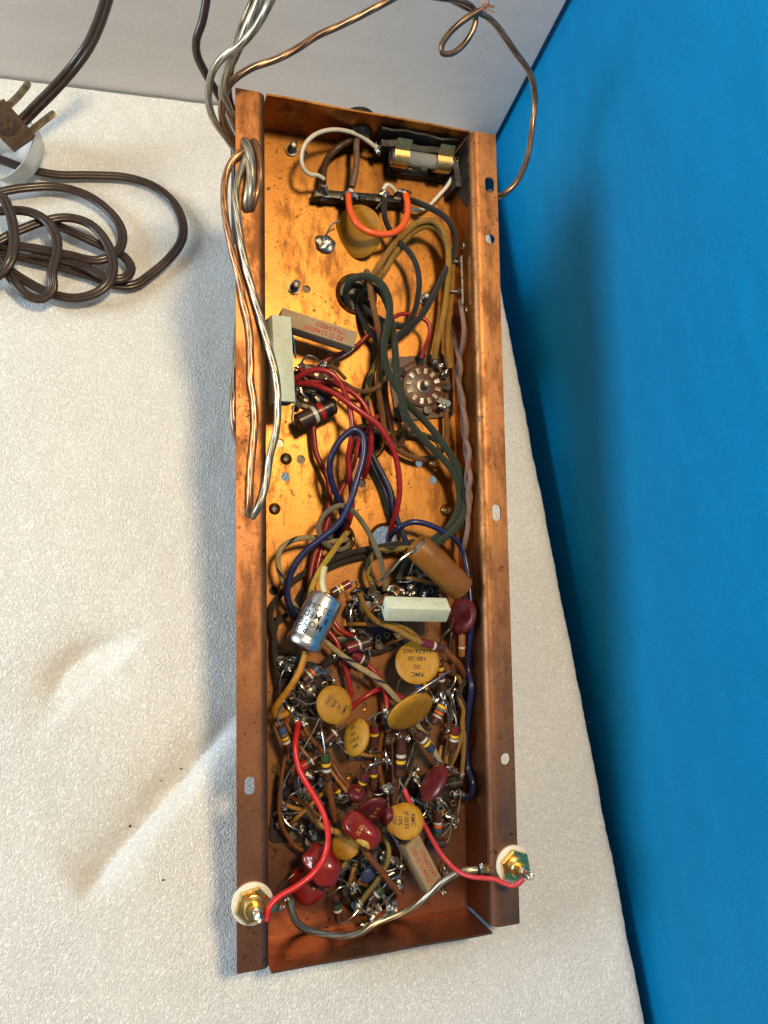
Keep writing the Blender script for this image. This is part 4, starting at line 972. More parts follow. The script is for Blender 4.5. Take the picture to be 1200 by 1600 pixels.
# brown paper tube capacitor
A, B = P(651, 853, 33), P(722, 920, 28); ax = (B - A).normalized(); L = (B - A).length; R = 22.5 * depth(A) / FPX
tb = thing('paper_capacitor', (A + B) / 2, 'brown waxed paper tube capacitor lying diagonally beside right wall', 'capacitor')
body = MB().lathe(A, ax, [(.0025, 0), (.0025, R * .78), (0, R * .82), (-.0002, R * .94), (.0006, R), (L - .0008, R), (L, R * .95), (L - .0003, R * .8), (L - .0015, 0)], 40).build('body', 'wax_paper', tb)
MB().lathe(A + ax * .0026, -ax, [(0, R * .77), (.0008, R * .6), (.0014, R * .55), (.0018, R * .3), (.0018, 0)], 24, lambda t, z: 1 + .1 * math.sin(t * 3 + 1)).build('end_seal', 'potting', tb)
lead(tb, [A + ax * .001] + path('640,864,34 625,875,34 610,893,31 597,905,26 584,909,20 579,916,15 576,930,11'), .7)
lead(tb, [B] + path('728,930,24 722,945,18 715,960,12'), .6)
mid = (A + B) / 2; vv = view(mid); vv = (vv - ax * vv.dot(ax)).normalized(); side_ = ax.cross(vv).normalized()
vs, fs = glyphs('00', .0042); mb = MB()
mb.add([A + ax * (L * .72 - p.y) + (vv * math.cos(p.x / R + .75) + side_ * math.sin(p.x / R + .75)) * (R + .0001) for p in vs], fs)
mb.build('printed_lettering', 'print_faint', body, None, 0)

# carbon resistors
resistor('fat brown resistor with silver, red and black bands below green ceramic resistor', '464,661,12', '522,633,12', 14, [(.45, .09, 'white'), (.62, .11, 'red'), (.80, .14, 'black')],
         ['A 461,664,14 456,655,16 458,640,17 462,622,16 462,608,12', 'B 528,628,10 532,618,8'], 'carbon_dark')
resistor('resistor with white and yellow bands and crimson end above the silver can', '518,927,20', '547,911,20', 6.5, [(.36, .10, 'white'), (.52, .11, 'yellow'), (.80, .36, 'crimson')], ['B 554,908,20 557,912,18 558,925,14 556,936,11', 'A 512,931,17'])
resistor('crimson ended resistor with white band right of the silver can', '541,1014,17', '578,1002,17', 8.2, [(.26, .46, 'crimson'), (.54, .09, 'white')], ['B 577,996,16 572,990,16 562,984,14 556,982,11', 'A 534,1019,13'], 'carbon_dark')
resistor('crimson ended resistor with white band beneath its twin', '548,1021,11', '575,1036,11', 8, [(.3, .5, 'crimson'), (.62, .09, 'white')], ['B 578,1026,10 575,1012,10', 'A 540,1018,9'], 'carbon_dark')
resistor('small resistor with blue, orange and white bands under the ochre can lead', '496,1044,14', '474,1064,14', 7.5, [(.12, .2, 'blue'), (.34, .14, 'orange'), (.55, .13, 'white')], ['B 470,1068,13 468,1075,12 474,1082,11', 'A 501,1042,13 508,1050,12 520,1062,11'])
resistor('resistor with blue end, yellow and white bands by the left wall', '438,1135,19', '453,1174,16', 6.6, [(.12, .18, 'blue'), (.30, .1, 'grey'), (.45, .1, 'yellow'), (.60, .1, 'white')], ['A 434,1126,19 437,1112,17 441,1100,14', 'B 462,1190,12'])
resistor('upright resistor with dark green end, yellow and white bands on a brown sleeve', '508,1176,22', '512,1220,19', 7, [(.14, .24, 'green'), (.40, .11, 'yellow'), (.60, .10, 'white')], ['A 506,1160,21 503,1142,19 502,1128,15', 'B 514,1232,17'])
resistor('resistor with crimson and yellow bands left of the centre terminal strip', '585,1131,17', '583,1168,14', 7.4, [(.22, .22, 'crimson'), (.42, .10, 'yellow')], ['A 586,1122,17 592,1114,15 600,1112,14', 'B 584,1178,11'])
resistor('upright resistor with white and yellow bands right of the centre terminal strip', '627,1156,18', '626,1212,16', 7.6, [(.43, .09, 'white'), (.60, .09, 'yellow'), (.74, .08, 'black')], ['A 626,1150,16', 'B 625,1220,15 629,1228,16 633,1234,18'])
resistor('slanting resistor with white, yellow and navy bands by the cream tracer wire', '651,1144,17', '676,1173,17', 7, [(.42, .11, 'white'), (.60, .11, 'yellow'), (.84, .24, 'navy')], ['A 644,1138,14', 'B 677,1182,15 677,1194,12'])
resistor('resistor with crimson top, yellow and white bands beside mustard wires', '712,1134,22', '708,1170,18', 6.6, [(.16, .28, 'crimson'), (.42, .11, 'yellow'), (.58, .10, 'white')], ['A 713,1128,22 708,1112,20 700,1100,15 694,1092,11', 'B 706,1185,14 703,1196,10'])
resistor('tilted resistor with grey end, orange and white bands and curled lead', '692,1102,17', '677,1131,17', 7.4, [(.1, .14, 'yellow'), (.24, .12, 'grey'), (.42, .13, 'orange'), (.60, .10, 'white')], ['B 678,1132,17 672,1131,18 666,1125,18 665,1115,16 668,1105,12', 'A 695,1095,12'])
resistor('thin upright resistor with yellow top and white band right of large mustard disc', '688,1041,19', '691,1076,16', 5.2, [(.1, .14, 'yellow'), (.34, .14, 'orange'), (.60, .10, 'white')], ['A 687,1034,17 690,1028,13', 'B 692,1088,12'])
resistor('thin copper coloured resistor with white band under the crimson disc', '722,991,18', '721,1026,16', 5.4, [(.58, .09, 'white')], ['A 723,984,19 722,975,19', 'B 720,1036,13 716,1048,10'], 'carbon_copper')
resistor('resistor with blue end and yellow band under large mustard disc', '650,1079,16', '686,1061,15', 6.8, [(.1, .18, 'blue'), (.36, .11, 'yellow')], ['A 640,1086,12', 'B 695,1057,12'])
resistor('crimson ended resistor with white band joining the yellow wires', '657,1003,28', '694,1014,26', 6.6, [(.26, .46, 'crimson'), (.54, .09, 'white')], [], 'carbon_brown')
resistor('short upright resistor with yellow top band beside centre terminal strip', '584,1200,16', '582,1234,13', 6.2, [(.12, .16, 'purple'), (.30, .12, 'yellow')], ['A 585,1192,14', 'B 583,1240,12 592,1242,12 602,1238,13'])
resistor('short resistor with purple end and yellow band on a bent lead', '572,1208,17', '563,1232,14', 6.4, [(.14, .2, 'crimson'), (.36, .12, 'purple'), (.60, .13, 'yellow')], ['A 573,1202,18 578,1196,19 590,1192,18 602,1189,15', 'B 560,1240,11'])
resistor('resistor with red, green and white bands under the bright red wire', '470,1199,13', '496,1182,13', 7.6, [(.2, .32, 'red'), (.46, .14, 'green'), (.62, .09, 'white')], ['A 464,1204,12', 'B 504,1178,11'])
resistor('dark resistor with green and white bands at the bottom end wall', '524,1399,14', '530,1439,12', 6.6, [(.22, .14, 'black'), (.40, .16, 'green'), (.56, .09, 'white')], ['A 523,1396,15 526,1390,16 535,1385,16 541,1385,14', 'B 534,1442,12 540,1440,13 552,1431,14 560,1422,13'])
resistor('small resistor with green and white bands over the black socket', '598,1388,18', '579,1408,16', 6.6, [(.22, .3, 'green'), (.46, .12, 'white')], ['A 604,1380,18 612,1374,18 624,1368,16 627,1360,14', 'B 570,1424,13'])
resistor('resistor with white, orange, blue and green bands near the right wall', '684,1267,17', '684,1303,15', 6.6, [(.50, .10, 'white'), (.63, .11, 'orange'), (.77, .12, 'blue'), (.90, .12, 'green')], ['A 684,1262,17 688,1257,16 694,1254,13', 'B 690,1306,13 700,1296,11 706,1284,10'])
resistor('plain dark resistor lying across above the printed sand resistor', '664,1317,12', '696,1318,12', 6.8, [], ['B 700,1314,12 704,1300,11 705,1285,10', 'A 658,1322,9'], 'carbon_dark')
resistor('dark resistor behind the curled lead of the centre left socket', '470,1078,10', '490,1062,10', 6.5, [(.5, .1, 'white')], ['A 464,1082,9'], 'carbon_dark')

# ------------------------------------------------------------------ wires inside the chassis
def inside(q, r):
    """keep a point off the right side wall"""
    l = loc(q); lim = WI - r - .0006
    if l.x > lim and l.z < -.0015:
        d = q - CAM; o = CH @ Vector((lim, 0, 0)); return CAM + d * ((o - CAM).dot(CX) / d.dot(CX))
    return q
def wire(label, mat, rpx, pts, group=None, name='hookup_wire'):
    pts = path(pts) if isinstance(pts, str) else pts
    c = pts[len(pts) // 2]; r = rpx * depth(c) / FPX
    pts = [inside(q, r) for q in pts]
    return MB().tube(pts, r, 10).build(name, mat, None, Matrix.Translation(pts[0]), 60, label=label, cat='wire', group=group)
wire('white wire looping from the mains terminal strip to the fuse', 'white_vinyl', 3.4, '506,280,14 497,274,16 483,272,18 473,261,20 471,243,21 477,225,22 493,210,22 515,203,21 538,204,19 560,211,17 577,222,14 588,231,12')
wire('white wire from the right fuse cap back to the terminal strip', 'white_vinyl', 3.2, '714,256,15 710,270,13 700,289,10 688,303,8 673,319,6 661,327,6 648,328,6 635,322,6 622,306,9 612,292,13 604,289,14 599,296,13')
wire('orange jumper wire arching over the large mustard disc', 'orange_vinyl', 5.2, '544,304,13 545,320,15 549,335,17 558,350,19 573,361,20 592,366,20 611,365,20 626,356,19 635,340,18 637,322,16 634,303,13')
wire('brown cord conductor bending left to the terminal strip', 'brown_vinyl', 5.2, '563,205,14 548,218,12 528,231,9 513,246,9 506,264,11 505,286,13')
wire('taupe cord conductor running straight down to the terminal strip', 'taupe_vinyl', 5.0, '560,206,14 557,224,14 557,250,14 555,270,14 550,292,13')
wire('black cloth wire from the terminal strip, left of the two', 'black_cloth', 4.6, '601,304,12 600,322,12 602,342,12 611,362,13 626,380,15 641,396,16 651,416,17 655,440,17 653,464,16 648,486,14 639,503,12 627,510,11 613,509,11 598,501,10 580,490,6 566,478,0')
wire('black cloth wire swinging out right of the yellow wires', 'black_cloth', 4.8, '640,312,11 656,318,13 676,327,15 696,340,16 708,357,17 712,378,17 708,400,17 695,426,17 684,448,16 674,468,16 658,494,15 639,511,14 620,526,13 605,534,12 591,530,11 576,516,9 565,496,5 558,476,-2')
wire('yellow cloth wire arching to the brown socket, inner one', 'yellow_cloth', 4.8, '563,468,-2 572,446,6 590,420,9 604,398,11 618,379,14 636,361,17 656,347,19 676,345,20 690,356,20 698,376,19 701,405,18 699,440,16 695,480,15 688,515,14 682,540,13 678,561,10')
wire('yellow cloth wire arching to the brown socket, outer one', 'yellow_cloth', 4.8, '568,470,-2 580,446,6 601,424,9 615,400,11 630,379,13 648,361,15 668,353,16 686,360,16 699,378,15 705,402,14 706,440,13 703,480,12 699,515,12 699,545,11 703,575,9')
wire('green cloth wire curling out of the upper grommet, outer one', 'green_cloth', 5.6, '540,470,-2 542,450,10 552,436,18 568,431,22 584,435,24 598,446,25 607,465,25 609,487,24 605,510,23 600,538,22 602,566,22 611,590,22 624,612,22 640,634,21 661,655,20 684,682,19 704,711,18 719,738,18 727,768,18 726,798,19 716,820,19 699,837,18 680,852,15 668,872,10')
wire('green cloth wire curling out of the upper grommet, inner one', 'green_cloth', 5.6, '556,474,-3 566,456,8 581,449,14 595,457,17 605,475,19 611,498,20 615,525,21 618,555,22 620,582,23 624,606,24 630,634,24 638,656,23 653,676,21 673,698,19 693,718,17 710,740,16 718,768,16 717,793,16 705,818,15 690,834,14 672,846,12 655,868,8')
wire('black cloth wire coiled inside the upper grommet', 'black_cloth', 4.6, '548,482,-4 541,466,4 543,452,8 552,446,10 564,448,9 578,458,6 584,474,2 580,490,-4')
wire('rust and yellow cloth wire crossing the upper grommet', 'rust_cloth', 4.6, '564,478,-4 568,446,10 573,424,14 577,440,18 580,462,20 585,485,20 590,508,18 594,530,15 594,560,12 592,585,10 591,612,8 596,640,7 600,668,7 609,691,7 628,707,7 652,716,8 676,715,9 690,704,10 697,685,10 698,664,9 696,644,8')
wire('green and yellow tracer wire running down behind the green wires', 'green_yellow_cloth', 4.6, '575,486,-3 590,500,6 598,520,9 597,546,9 586,571,9 577,593,8 573,618,7 574,645,6 580,668,5 600,676,5 636,677,6 664,680,7 682,689,8 690,700,8')
wire('brown cloth wire dropping beside the brown socket', 'brown_cloth', 4.4, '600,540,8 603,575,7 602,610,6 606,640,6 612,672,6 617,694,6 624,697,8 632,681,10 635,662,11 632,645,9 624,630,7')
wire('rust wire hooking left from the upper left socket', 'rust_cloth', 3.8, '506,598,9 522,594,10 538,599,11 551,607,12 567,612,12 584,608,12 597,599,11 604,588,9')
wire('short red cloth wire curving into the brown socket', 'red_vinyl', 3.4, '606,506,8 618,494,10 634,490,12 652,494,14 667,502,15 672,515,15 669,530,13 663,545,10 658,560,8')
wire('dark red wire behind the upper sand ceramic resistor', 'dark_red_vinyl', 3.6, '505,566,8 522,556,9 545,548,9 560,538,8 578,520,8 592,508,6')
wire('red wire arching from the left socket to the left grommet', 'red_vinyl', 4.6, '454,600,14 466,589,18 482,580,21 500,578,23 517,583,24 530,596,24 540,617,23 547,640,22 550,664,22 548,690,21 544,715,19 546,742,17 549,768,15 550,792,12 545,816,7 535,838,-2')
wire('red wire swinging right to the right grommet', 'red_vinyl', 4.8, '462,598,13 483,600,17 501,605,20 521,614,22 542,628,24 567,646,25 590,663,25 606,686,24 617,710,22 623,740,20 624,772,17 619,800,12 611,826,4 606,842,-4')
wire('red wire ending in the small floor hole', 'red_vinyl', 4.6, '480,597,12 506,596,14 528,602,16 550,613,18 567,630,19 577,650,19 580,672,17 579,700,14 574,727,8 567,752,-4')
wire('dark red wire running down left of the blue loop', 'dark_red_vinyl', 4.6, '486,640,6 489,662,8 491,688,8 494,708,8 503,729,8 512,748,8 515,772,8 513,796,8 509,820,8 502,844,9 492,866,10 486,892,11 484,918,12 486,945,10')
wire('thin red wire twisting behind the blue loop', 'red_vinyl', 3.4, '566,668,4 560,690,8 554,722,10 540,753,11 523,786,10 511,818,10 504,852,10 497,880,11 492,905,12 490,930,11')
wire('short red wire stub behind the middle grommet', 'dark_red_vinyl', 4.0, '563,700,-3 566,690,6 572,678,9 580,664,9 590,650,6')
wire('blue wire looping high over the middle grommet', 'blue_vinyl', 5.2, '466,972,12 457,955,16 449,935,19 450,912,21 456,893,22 467,873,23 484,855,24 506,838,25 527,820,26 541,799,27 550,776,28 558,749,28 566,720,28 569,697,28 565,678,28 553,671,28 539,680,27 526,695,26 518,713,25 515,732,23 519,755,21 527,777,18 534,800,12 537,820,4 530,838,-4')
wire('dark navy wire passing behind the swinging red wire', 'navy_vinyl', 4.8, '574,690,-3 579,704,6 588,724,8 600,746,9 610,768,10 615,792,10 621,814,10 630,836,10 637,856,9 640,880,8')
wire('second navy wire hugging the first', 'navy_vinyl', 3.8, '572,694,-3 576,712,5 585,733,6 596,755,6 605,778,7 610,800,6 612,826,-2')
wire('blue wire arching along the right wall', 'blue_vinyl', 4.6, '606,848,-3 611,836,7 624,824,13 642,816,16 664,818,17 690,829,17 711,842,16 723,860,15 729,882,14 733,915,12 736,950,12 736,988,12 732,1018,12 731,1046,12 737,1074,12 734,1100,12 730,1130,12 728,1165,11 731,1200,10 738,1223,10 737,1240,9 728,1246,9')
wire('grey cloth wire looped over the left grommet', 'grey_cloth', 4.2, '545,848,-3 540,856,6 527,859,12 513,853,16 502,842,19 498,826,21 503,809,22 517,796,23 534,790,23 550,797,22 563,812,21 576,832,20 587,855,19 595,877,17 600,900,14 602,922,11')
wire('cream wire with dark tracer curling from the left grommet under the silver can', 'cream_blue_cloth', 4.5, '546,842,-3 532,845,6 516,846,11 498,841,14 476,840,16 454,846,17 439,857,17 434,874,17 438,896,16 446,916,15 454,936,13 468,958,11 488,982,10 508,1002,11 528,1019,14 546,1032,16 562,1043,17 582,1055,17 603,1073,16 617,1089,14 632,1106,11 650,1130,14 666,1152,16 679,1174,16 690,1197,13')
wire('bright yellow wire from the left grommet to the silver can', 'bright_yellow_cloth', 4.8, '546,830,-4 539,836,8 528,850,16 515,869,20 504,885,22 496,899,23 488,917,23 484,934,21')
wire('cream sleeved lead entering the top of the silver can', 'cream_sleeve', 5.2, '507,886,23 505,897,24 504,910,25 507,926,26')
wire('ochre lead from the bottom of the silver can', 'ochre_vinyl', 5.4, '478,1018,24 470,1044,24 460,1063,24 448,1081,22 436,1097,20 429,1110,17 431,1119,14 442,1118,12 452,1112,10')
wire('dark brown braided wire crossing above the lower grommets', 'dark_brown_cloth', 4.6, '648,846,8 630,849,9 610,851,9 590,855,9 568,859,9 550,863,9 530,870,8 508,879,7 484,890,6 460,907,6 440,927,6 426,946,6 423,970,6 430,1000,7 436,1020,9')
wire('dark brown braided wire just below its twin', 'dark_brown_cloth', 4.4, '600,862,5 570,868,5 540,876,5 512,888,5 492,902,4 474,922,4 462,946,4 446,962,4 432,975,4 428,1000,5 431,1030,7 434,1048,8')
wire('green and yellow tracer wire curling left of the paper capacitor', 'green_yellow_cloth', 4.8, '660,858,10 640,857,11 616,858,12 596,860,12 582,868,12 575,883,12 576,899,12 582,916,11 582,930,10')
wire('short green wire from the paper capacitor to its socket', 'green_cloth', 4.6, '672,862,8 650,868,9 636,876,11 628,892,12 622,906,12')
wire('mustard cloth wire pair leading to the crimson ended resistor, outer strand', 'yellow_cloth', 4.4, '562,928,12 567,942,15 575,957,18 586,969,21 600,976,23 619,983,25 638,994,27 658,1004,28')
wire('mustard cloth wire pair leading to the crimson ended resistor, inner strand', 'yellow_cloth', 4.0, '582,968,17 598,973,20 614,976,22 630,981,23 645,990,24 655,1000,24')
wire('brown sleeved lead after the crimson ended resistor', 'brown_sleeve', 5.4, '692,1013,26 703,1024,24 713,1034,22 720,1044,18 724,1054,13')
wire('olive wire twisting down the right side below the brown sleeve', 'yellow_cloth', 3.4, '712,1050,12 718,1062,13 721,1072,13 717,1085,13 721,1098,13 724,1112,13 722,1130,13 725,1150,13 724,1178,12 722,1207,10')
wire('dark olive wire twisted with the mustard one at the right', 'dark_brown_cloth', 3.6, '723,1046,12 727,1058,13 723,1070,14 717,1080,14 720,1092,13 726,1104,13')
wire('mustard wire slanting to the right terminal strip', 'yellow_cloth', 3.2, '727,1120,11 722,1145,12 716,1168,12 710,1185,11 704,1196,10')
wire('mustard wire beside the crimson topped resistor', 'tan_sleeve', 3.0, '705,1150,8 701,1172,9 697,1192,9')
wire('bright red wire sweeping down to the left jack', 'bright_red_vinyl', 4.8, '466,1130,13 464,1145,18 461,1165,22 463,1185,24 469,1206,26 479,1224,28 492,1245,30 503,1265,32 510,1286,34 513,1306,35 511,1326,36 505,1343,37 493,1361,39 478,1375,40 461,1387,41 441,1398,42 428,1408,43 420,1420,44 417,1432,46 415,1440,47')
wire('thin red wire running from the sideways disc to the right jack', 'pink_red_vinyl', 3.8, '632,1233,18 636,1244,19 643,1257,19 653,1273,18 663,1289,18 676,1313,20 690,1335,22 705,1352,25 720,1364,29 737,1370,34 757,1372,38 774,1374,40 788,1380,43 800,1384,46 811,1380,49 818,1373,50')
wire('red wire under the silver can dropping to the printed disc', 'red_vinyl', 4.2, '512,985,6 526,1003,8 535,1030,9 542,1052,9 547,1075,9 548,1090,8')
wire('short red wire right of the silver can', 'red_vinyl', 4.0, '522,972,8 530,983,9 542,990,9 555,996,8')
wire('rust red wire curving down to the centre strip', 'red_vinyl', 3.8, '572,1037,9 586,1050,11 597,1068,11 603,1088,11 605,1108,12')
wire('short red wire stub beside the printed .01 disc', 'red_vinyl', 4.0, '548,1108,8 558,1097,9 572,1088,10 590,1078,9 608,1080,7 628,1090,6')
wire('clear insulated ground lead sagging along the bottom end wall', 'silver_strand', 5.6, '452,1403,25 455,1420,24 461,1437,22 474,1450,20 495,1457,18 520,1462,17 545,1462,16 566,1456,14 582,1445,13 603,1436,13 628,1427,14 650,1415,16 671,1397,19 691,1379,22 711,1366,25 730,1360,28 745,1359,29')
wire('thin brown wire running down the left side', 'brown_sleeve', 3.4, '430,1128,8 438,1145,10 447,1172,11 442,1200,11 438,1232,11 436,1264,10 440,1288,10 450,1308,9 462,1322,9 478,1332,9')
wire('bare tinned link slanting below the left solder joint', 'tinned_lead', 1.6, '500,1122,14 488,1145,13 474,1170,13 463,1190,13 450,1210,12 441,1232,11 440,1262,10')
wire('brown sleeve running up to the green ended resistor', 'brown_sleeve', 5.0, '512,1218,18 516,1240,17 520,1262,15 524,1282,11')
wire('brown sleeved link from left solder joint to the green ended resistor', 'brown_sleeve', 4.2, '472,1134,11 486,1154,11 502,1172,10 518,1192,9 532,1214,11 546,1232,15')
wire('tan sleeved link beside the small crimson bean', 'tan_sleeve', 3.4, '514,1200,7 526,1216,10 538,1232,14 546,1240,16')
wire('tan sleeved link from the left socket post to the hidden mustard disc', 'tan_sleeve', 4.8, '476,1254,11 484,1271,15 496,1286,17 512,1295,19 530,1301,19 546,1308,17')
wire('brown sleeved rod slanting across the black socket', 'brown_sleeve', 5.0, '569,1329,22 596,1362,21 624,1397,17')
wire('olive sleeved link curving across the black socket', 'olive_sleeve', 4.2, '601,1306,12 607,1325,15 606,1343,17 598,1363,17 585,1382,16 573,1397,14 565,1408,12')
wire('short olive sleeved link above the puffy red capacitor', 'olive_sleeve', 4.0, '545,1338,10 538,1350,12 530,1362,11')
wire('bare silver lead crossing large mustard disc', 'tinned_lead', 1.6, '607,1113,20 628,1100,28 652,1081,31 680,1063,31 700,1050,28 709,1043,22 708,1030,16 704,1020,12')
wire('bare braided lead beside the right socket', 'grey_cloth', 1.8, '645,1205,14 636,1222,15 627,1240,14 619,1254,12')
wire('brown sleeved link low beside the centre strip', 'brown_sleeve', 4.2, '600,1122,8 596,1150,9 592,1180,8 594,1210,8 600,1240,8')
wire('dark brown wire under the mustard discs toward the right socket', 'dark_brown_cloth', 4.0, '560,1020,6 590,1018,6 618,1008,6 640,1000,7 668,1020,7 690,1050,7')
wire('dark wire along floor between centre strip and right socket', 'dark_brown_cloth', 4.0, '640,1150,5 646,1175,6 640,1200,6 628,1225,6 622,1250,6 612,1275,6')
wire('olive wire passing under the sideways printed disc', 'olive_sleeve', 3.4, '618,1200,6 622,1225,7 618,1250,7 608,1275,8 600,1300,9')
wire('tan wire rising beside crimson topped resistor', 'tan_sleeve', 3.2, '690,1165,6 686,1185,8 684,1202,8')
wire('dark brown wire along left wall beside the silver can', 'dark_brown_cloth', 4.0, '436,960,6 430,985,7 428,1015,8 431,1045,8 436,1070,8 432,1095,7')
wire('brown wire behind the left solder joint toward left socket', 'brown_sleeve', 3.6, '446,1128,7 456,1150,8 462,1175,8 458,1200,8 452,1222,8')
wire('dark red wire beneath the upper left socket tangle', 'dark_red_vinyl', 4.0, '466,575,8 478,585,11 492,594,12 508,606,12 520,618,10')
wire('rust sleeved lead below the upper sand resistor', 'rust_cloth', 3.2, '512,572,9 524,576,11 534,586,11 540,592,10')
resistor('dark resistor tucked under the leaning mustard disc', '600,1128,12', '612,1150,10', 6.5, [(.5, .12, 'orange')], ['A 598,1120,12', 'B 616,1160,8'], 'carbon_dark')
resistor('brown resistor hidden below the small crimson bean', '520,1225,9', '545,1258,8', 6.5, [(.3, .12, 'yellow'), (.5, .1, 'white')], ['A 514,1215,8', 'B 550,1268,7'])
resistor('brown resistor lying by the left solder joint', '507,1160,10', '528,1140,10', 7, [(.75, .12, 'white')], ['A 500,1166,8', 'B 534,1134,8'])
resistor('dark resistor at the right terminal strip beside the wall', '700,1226,10', '722,1222,10', 6, [(.4, .12, 'green')], ['A 694,1228,9', 'B 728,1224,8'], 'carbon_dark')
# cloth twisted pair along the right wall
W1 = [(709, 424), (701, 448), (700, 470), (704, 500), (709, 525), (715, 550), (720, 575), (717, 598), (719, 622), (726, 648), (729, 672), (727, 698), (731, 725), (735, 748), (731, 772), (733, 795), (728, 818), (723, 840), (720, 862)]
W2 = [(719, 470), (723, 495), (725, 515), (723, 538), (718, 560), (714, 582), (718, 604), (724, 628), (723, 652), (725, 680), (733, 704), (731, 728), (729, 752), (735, 776), (731, 800), (731, 822), (727, 846), (722, 868)]
wire('mauve cloth wire of the twisted pair on the upper wall bolt', 'mauve_cloth', 3.8, [wl(x, y, 3.2 + 1.2 * math.cos(i * 1.4)) for i, (x, y) in enumerate(W1)])
wire('mauve cloth wire of the twisted pair on the lower wall bolt', 'mauve_cloth', 3.8, [wl(x, y, 3.2 - 1.2 * math.cos(i * 1.4)) for i, (x, y) in enumerate(W2)])

# frayed threads by the sockets
for i, (px, py, h) in enumerate(((652, 905, 12), (672, 918, 10))):
    f = thing('frayed_braid', P(px, py, h), ['frayed cloth strands above the green ceramic resistor', 'frayed dark strands under the paper capacitor'][i], 'thread')
    for k in range(9):
        a = P(px + random.uniform(-4, 4), py + random.uniform(-4, 4), h - 4)
        MB().tube([a, P(px + random.uniform(-13, 13), py + random.uniform(-16, 8), h + 2), P(px + random.uniform(-17, 17), py + random.uniform(-20, 14), h + random.uniform(-2, 5))], .00022, 5).build('strand', 'grey_cloth' if i == 0 else 'green_cloth', f)

# ------------------------------------------------------------------ clear speaker leads outside the chassis
def fwire(label, mat, rmm, pts, name='speaker_wire'):
    return MB().tube(pts, rmm * .001, 10).build(name, mat, None, Matrix.Translation(pts[0]), 60, label=label, cat='wire')
fwire('clear wire with silver strands lying along the left flange', 'silver_strand', 2.0, path('391,229,28 387,240,36 380,258,36 371,284,36 368,306,36 371,336,36 376,376,36 384,416,36 398,466,36 416,528,37 431,588,38 434,630,38 431,676,38 422,712,37 415,758,36 404,792,36 395,806,33 391,812,24'))
fwire('clear wire with copper strands lying along the left flange', 'copper_strand', 1.9, path('389,228,28 381,235,36 364,250,36 353,274,35 350,310,35 354,350,35 362,390,35 372,430,35 380,470,35.5 389,510,35.5 392,565,35.5 392,595,35.5 397,630,35.5 398,664,35.5 394,710,35.5 391,750,35.5 390,785,35.5 388,803,33 387,814,24'))
fwire('thick silver strand wire looped through the flange slot', 'silver_strand', 2.6, path('380,228,24 383,222,33 388,233,38 392,255,39 392,280,39 389,302,39 386,320,36 387,334,26'))
fwire('copper strand wire looped through the flange slot', 'copper_strand', 2.0, path('394,228,24 397,222,33 402,236,37 406,258,38 405,284,38 400,306,38 394,322,35 392,334,26'))
fwire('silver strand wire bowing out left of the chassis corner', 'silver_strand', 1.9, [F(x, y, z) for x, y, z in ((435, -25, 215), (420, 8, 205), (399, 44, 195), (376, 70, 186), (350, 88, 178), (333, 110, 170), (326, 140, 160), (327, 165, 152), (335, 189, 144), (350, 210, 134), (368, 233, 122), (384, 240, 112))])
fwire('copper strand wire rising from the chassis corner and crossing the white board', 'dull_copper_strand', 1.9, [F(x, y, z) for x, y, z in ((384, 236, 116), (370, 227, 124), (358, 213, 132), (349, 194, 140), (346, 172, 147), (350, 148, 154), (362, 128, 160), (392, 107, 164), (434, 92, 167), (468, 74, 170), (492, 58, 172), (536, 38, 176), (572, 20, 180), (606, 2, 184), (640, -14, 186), (675, -10, 186), (705, 0, 182), (732, 13, 178), (768, 32, 170), (804, 80, 158), (829, 117, 148), (836, 150, 138), (832, 195, 128), (824, 246, 122), (805, 287, 118), (782, 306, 112), (765, 300, 104))])
fwire('thick silver strand pair rising behind the chassis corner', 'silver_strand', 2.4, [F(x, y, z) for x, y, z in ((412, -15, 205), (404, 4, 200), (386, 44, 190), (368, 84, 178), (353, 116, 166), (348, 144, 156), (354, 164, 148), (364, 190, 136), (376, 215, 122))])
fwire('bronze wire rising behind the chassis corner', 'bronze_strand', 1.8, [F(x, y, z) for x, y, z in ((398, -15, 200), (394, 2, 195), (380, 36, 186), (369, 72, 174), (362, 104, 162), (357, 134, 150), (360, 160, 142), (370, 180, 132), (378, 205, 118))])
fwire('bronze wire end curled in a narrow loop on the white board', 'bronze_strand', 1.7, [F(x, y, z) for x, y, z in ((655, -8, 190), (690, -3, 188), (722, 2, 184), (741, 16, 180), (742, 38, 176), (726, 68, 170), (704, 84, 167), (691, 83, 167), (690, 72, 169), (703, 51, 174), (730, 28, 180), (752, 16, 184))])
fr = thing('frayed_wire_end', F(752, 16, 184), 'frayed pinkish copper strands at the end of the loop', 'wire')
for k in range(7):
    MB().tube([F(751, 17, 184), F(758 + random.uniform(-4, 4), 10 + random.uniform(-5, 4), 186), F(763 + random.uniform(-9, 12), 6 + random.uniform(-12, 16), 187)], .00028, 5).build('strand', 'copper_strand', fr)
fwire('dark brown mains lead curving behind the chassis corner', 'cord_vinyl', 2.3, [F(x, y, z) for x, y, z in ((324, -15, 170), (322, 2, 166), (316, 34, 158), (307, 62, 150), (308, 86, 142), (322, 116, 132), (340, 146, 120), (354, 172, 110), (364, 210, 98), (367, 260, 88), (367, 320, 80), (368, 380, 74))], 'mains_lead')
fwire('dark lead bulging out from under the left flange', 'bronze_strand', 2.3, [P(x, y, z) for x, y, z in ((376, 470, 26), (371, 540, 27), (367, 600, 27), (364, 640, 27), (367, 670, 27), (376, 700, 26))], 'mains_lead')

